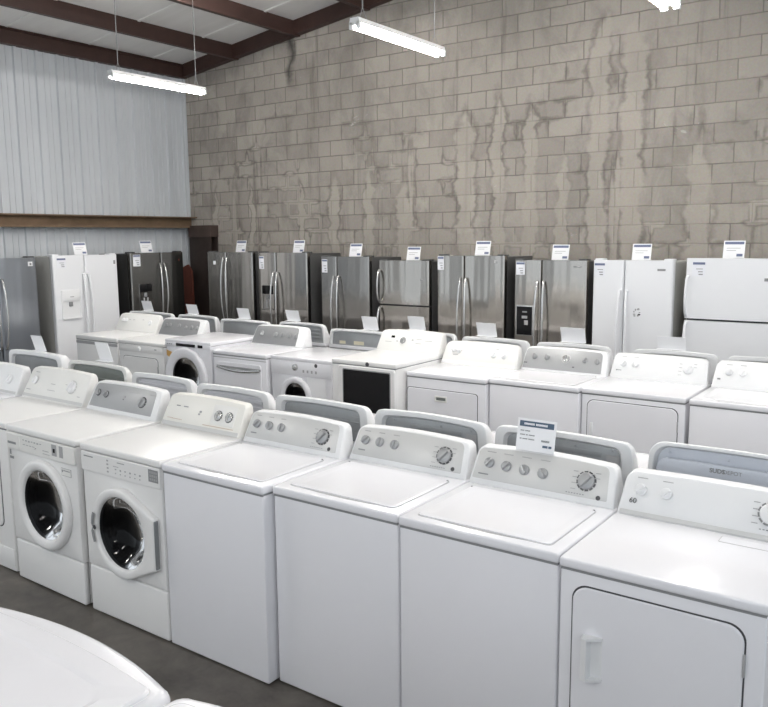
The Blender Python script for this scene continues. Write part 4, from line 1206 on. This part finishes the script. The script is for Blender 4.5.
for xx, top, nm in ((-8.345, 1.870, 'leftmost stainless refrigerator along the block wall'), (-7.255, 1.867, 'stainless refrigerator with narrow dispenser'), (-6.295, 1.821, 'dull stainless side-by-side'),
                    (-5.415, 1.780, 'stainless top-freezer refrigerator'), (-4.47, 1.844, 'French-door stainless refrigerator'), (-3.53, 1.801, 'stainless refrigerator with black dispenser panel'),
                    (-2.66, 1.808, 'white side-by-side with wear marks'), (-1.79, 1.834, 'white top-freezer refrigerator')):
    card('white price card with violet header standing on the ' + nm, (xx, YF + .10, top), 0, .22, .19, .165, 'small', GP)
card('price card with navy header and printed lines standing on the four-knob console', (-1.474, 3.155, 1.118), .0, .20, .182, .140, 'full')
GQ = 'blank cards on machines facing away'
for x, y, z, wd_, ht_, nm in ((-5.76, 3.44, 1.198, .15, .14, 'on the dark grey console back at far left'), (-4.93, 3.44, 1.187, .15, .155, 'on the cream-rimmed console back'),
                         (-8.45, 6.56, 1.140, .19, .15, 'on the machine behind the left end of second row'),
                         (-7.60, 6.56, 1.140, .19, .14, 'behind the five-knob grey console'), (-6.72, 6.56, 1.127, .19, .145, 'over the black-display front-loader'), (-5.96, 6.56, 1.142, .19, .14, 'over the silver-handle dryer'),
                         (-4.90, 6.56, 1.107, .19, .16, 'beside the cream console, over the yellow stickers'), (-4.33, 6.56, 1.142, .19, .155, 'over the middle of the cream console'), (-3.54, 6.53, 1.132, .20, .145, 'over the console of the cream-pull dryer'),
                         (-2.70, 6.53, 1.132, .22, .15, 'over the five-knob silver console'), (-1.87, 6.53, 1.132, .22, .125, 'over the white console of the outlined-door dryer')):
    card('blank white card back standing ' + nm, (x, y, z + .0125), pi, .28, wd_, ht_ - .016, 'blank', GQ)

# ------------------------------------------------------------------ camera and light
cam = bpy.data.cameras.new('camera'); co = bpy.data.objects.new('camera', cam); COL.objects.link(co)
f, yaw, pit, rol = 803.742669, -0.625963034, 0.142800858, 0.00892945140
cy, sy = cos(yaw), sin(yaw)
fw = Vector((sy * cos(pit), cy * cos(pit), -sin(pit)))
r0 = Vector((cy, -sy, 0)); d0 = fw.cross(r0)
rt = r0 * cos(rol) + d0 * sin(rol); dn = -r0 * sin(rol) + d0 * cos(rol)
mt = Matrix((rt, -dn, -fw)).transposed().to_4x4(); mt.translation = (0, 0, HC)
co.matrix_world = mt
cam.sensor_fit = 'HORIZONTAL'; cam.sensor_width = 36.0; cam.lens = f * 36.0 / 768.0
cam.clip_start = .05; cam.clip_end = 100
SC.camera = co

wd = bpy.data.worlds.new('world'); SC.world = wd; wd.use_nodes = True
bg = wd.node_tree.nodes['Background']
bg.inputs['Color'].default_value = (.86, .93, 1.0, 1); bg.inputs['Strength'].default_value = .50

vs = SC.view_settings
vs.view_transform = 'Standard'; vs.look = 'None'; vs.gamma = 1.0; vs.exposure = 1.06
try: vs.use_curve_mapping = False
except Exception: pass
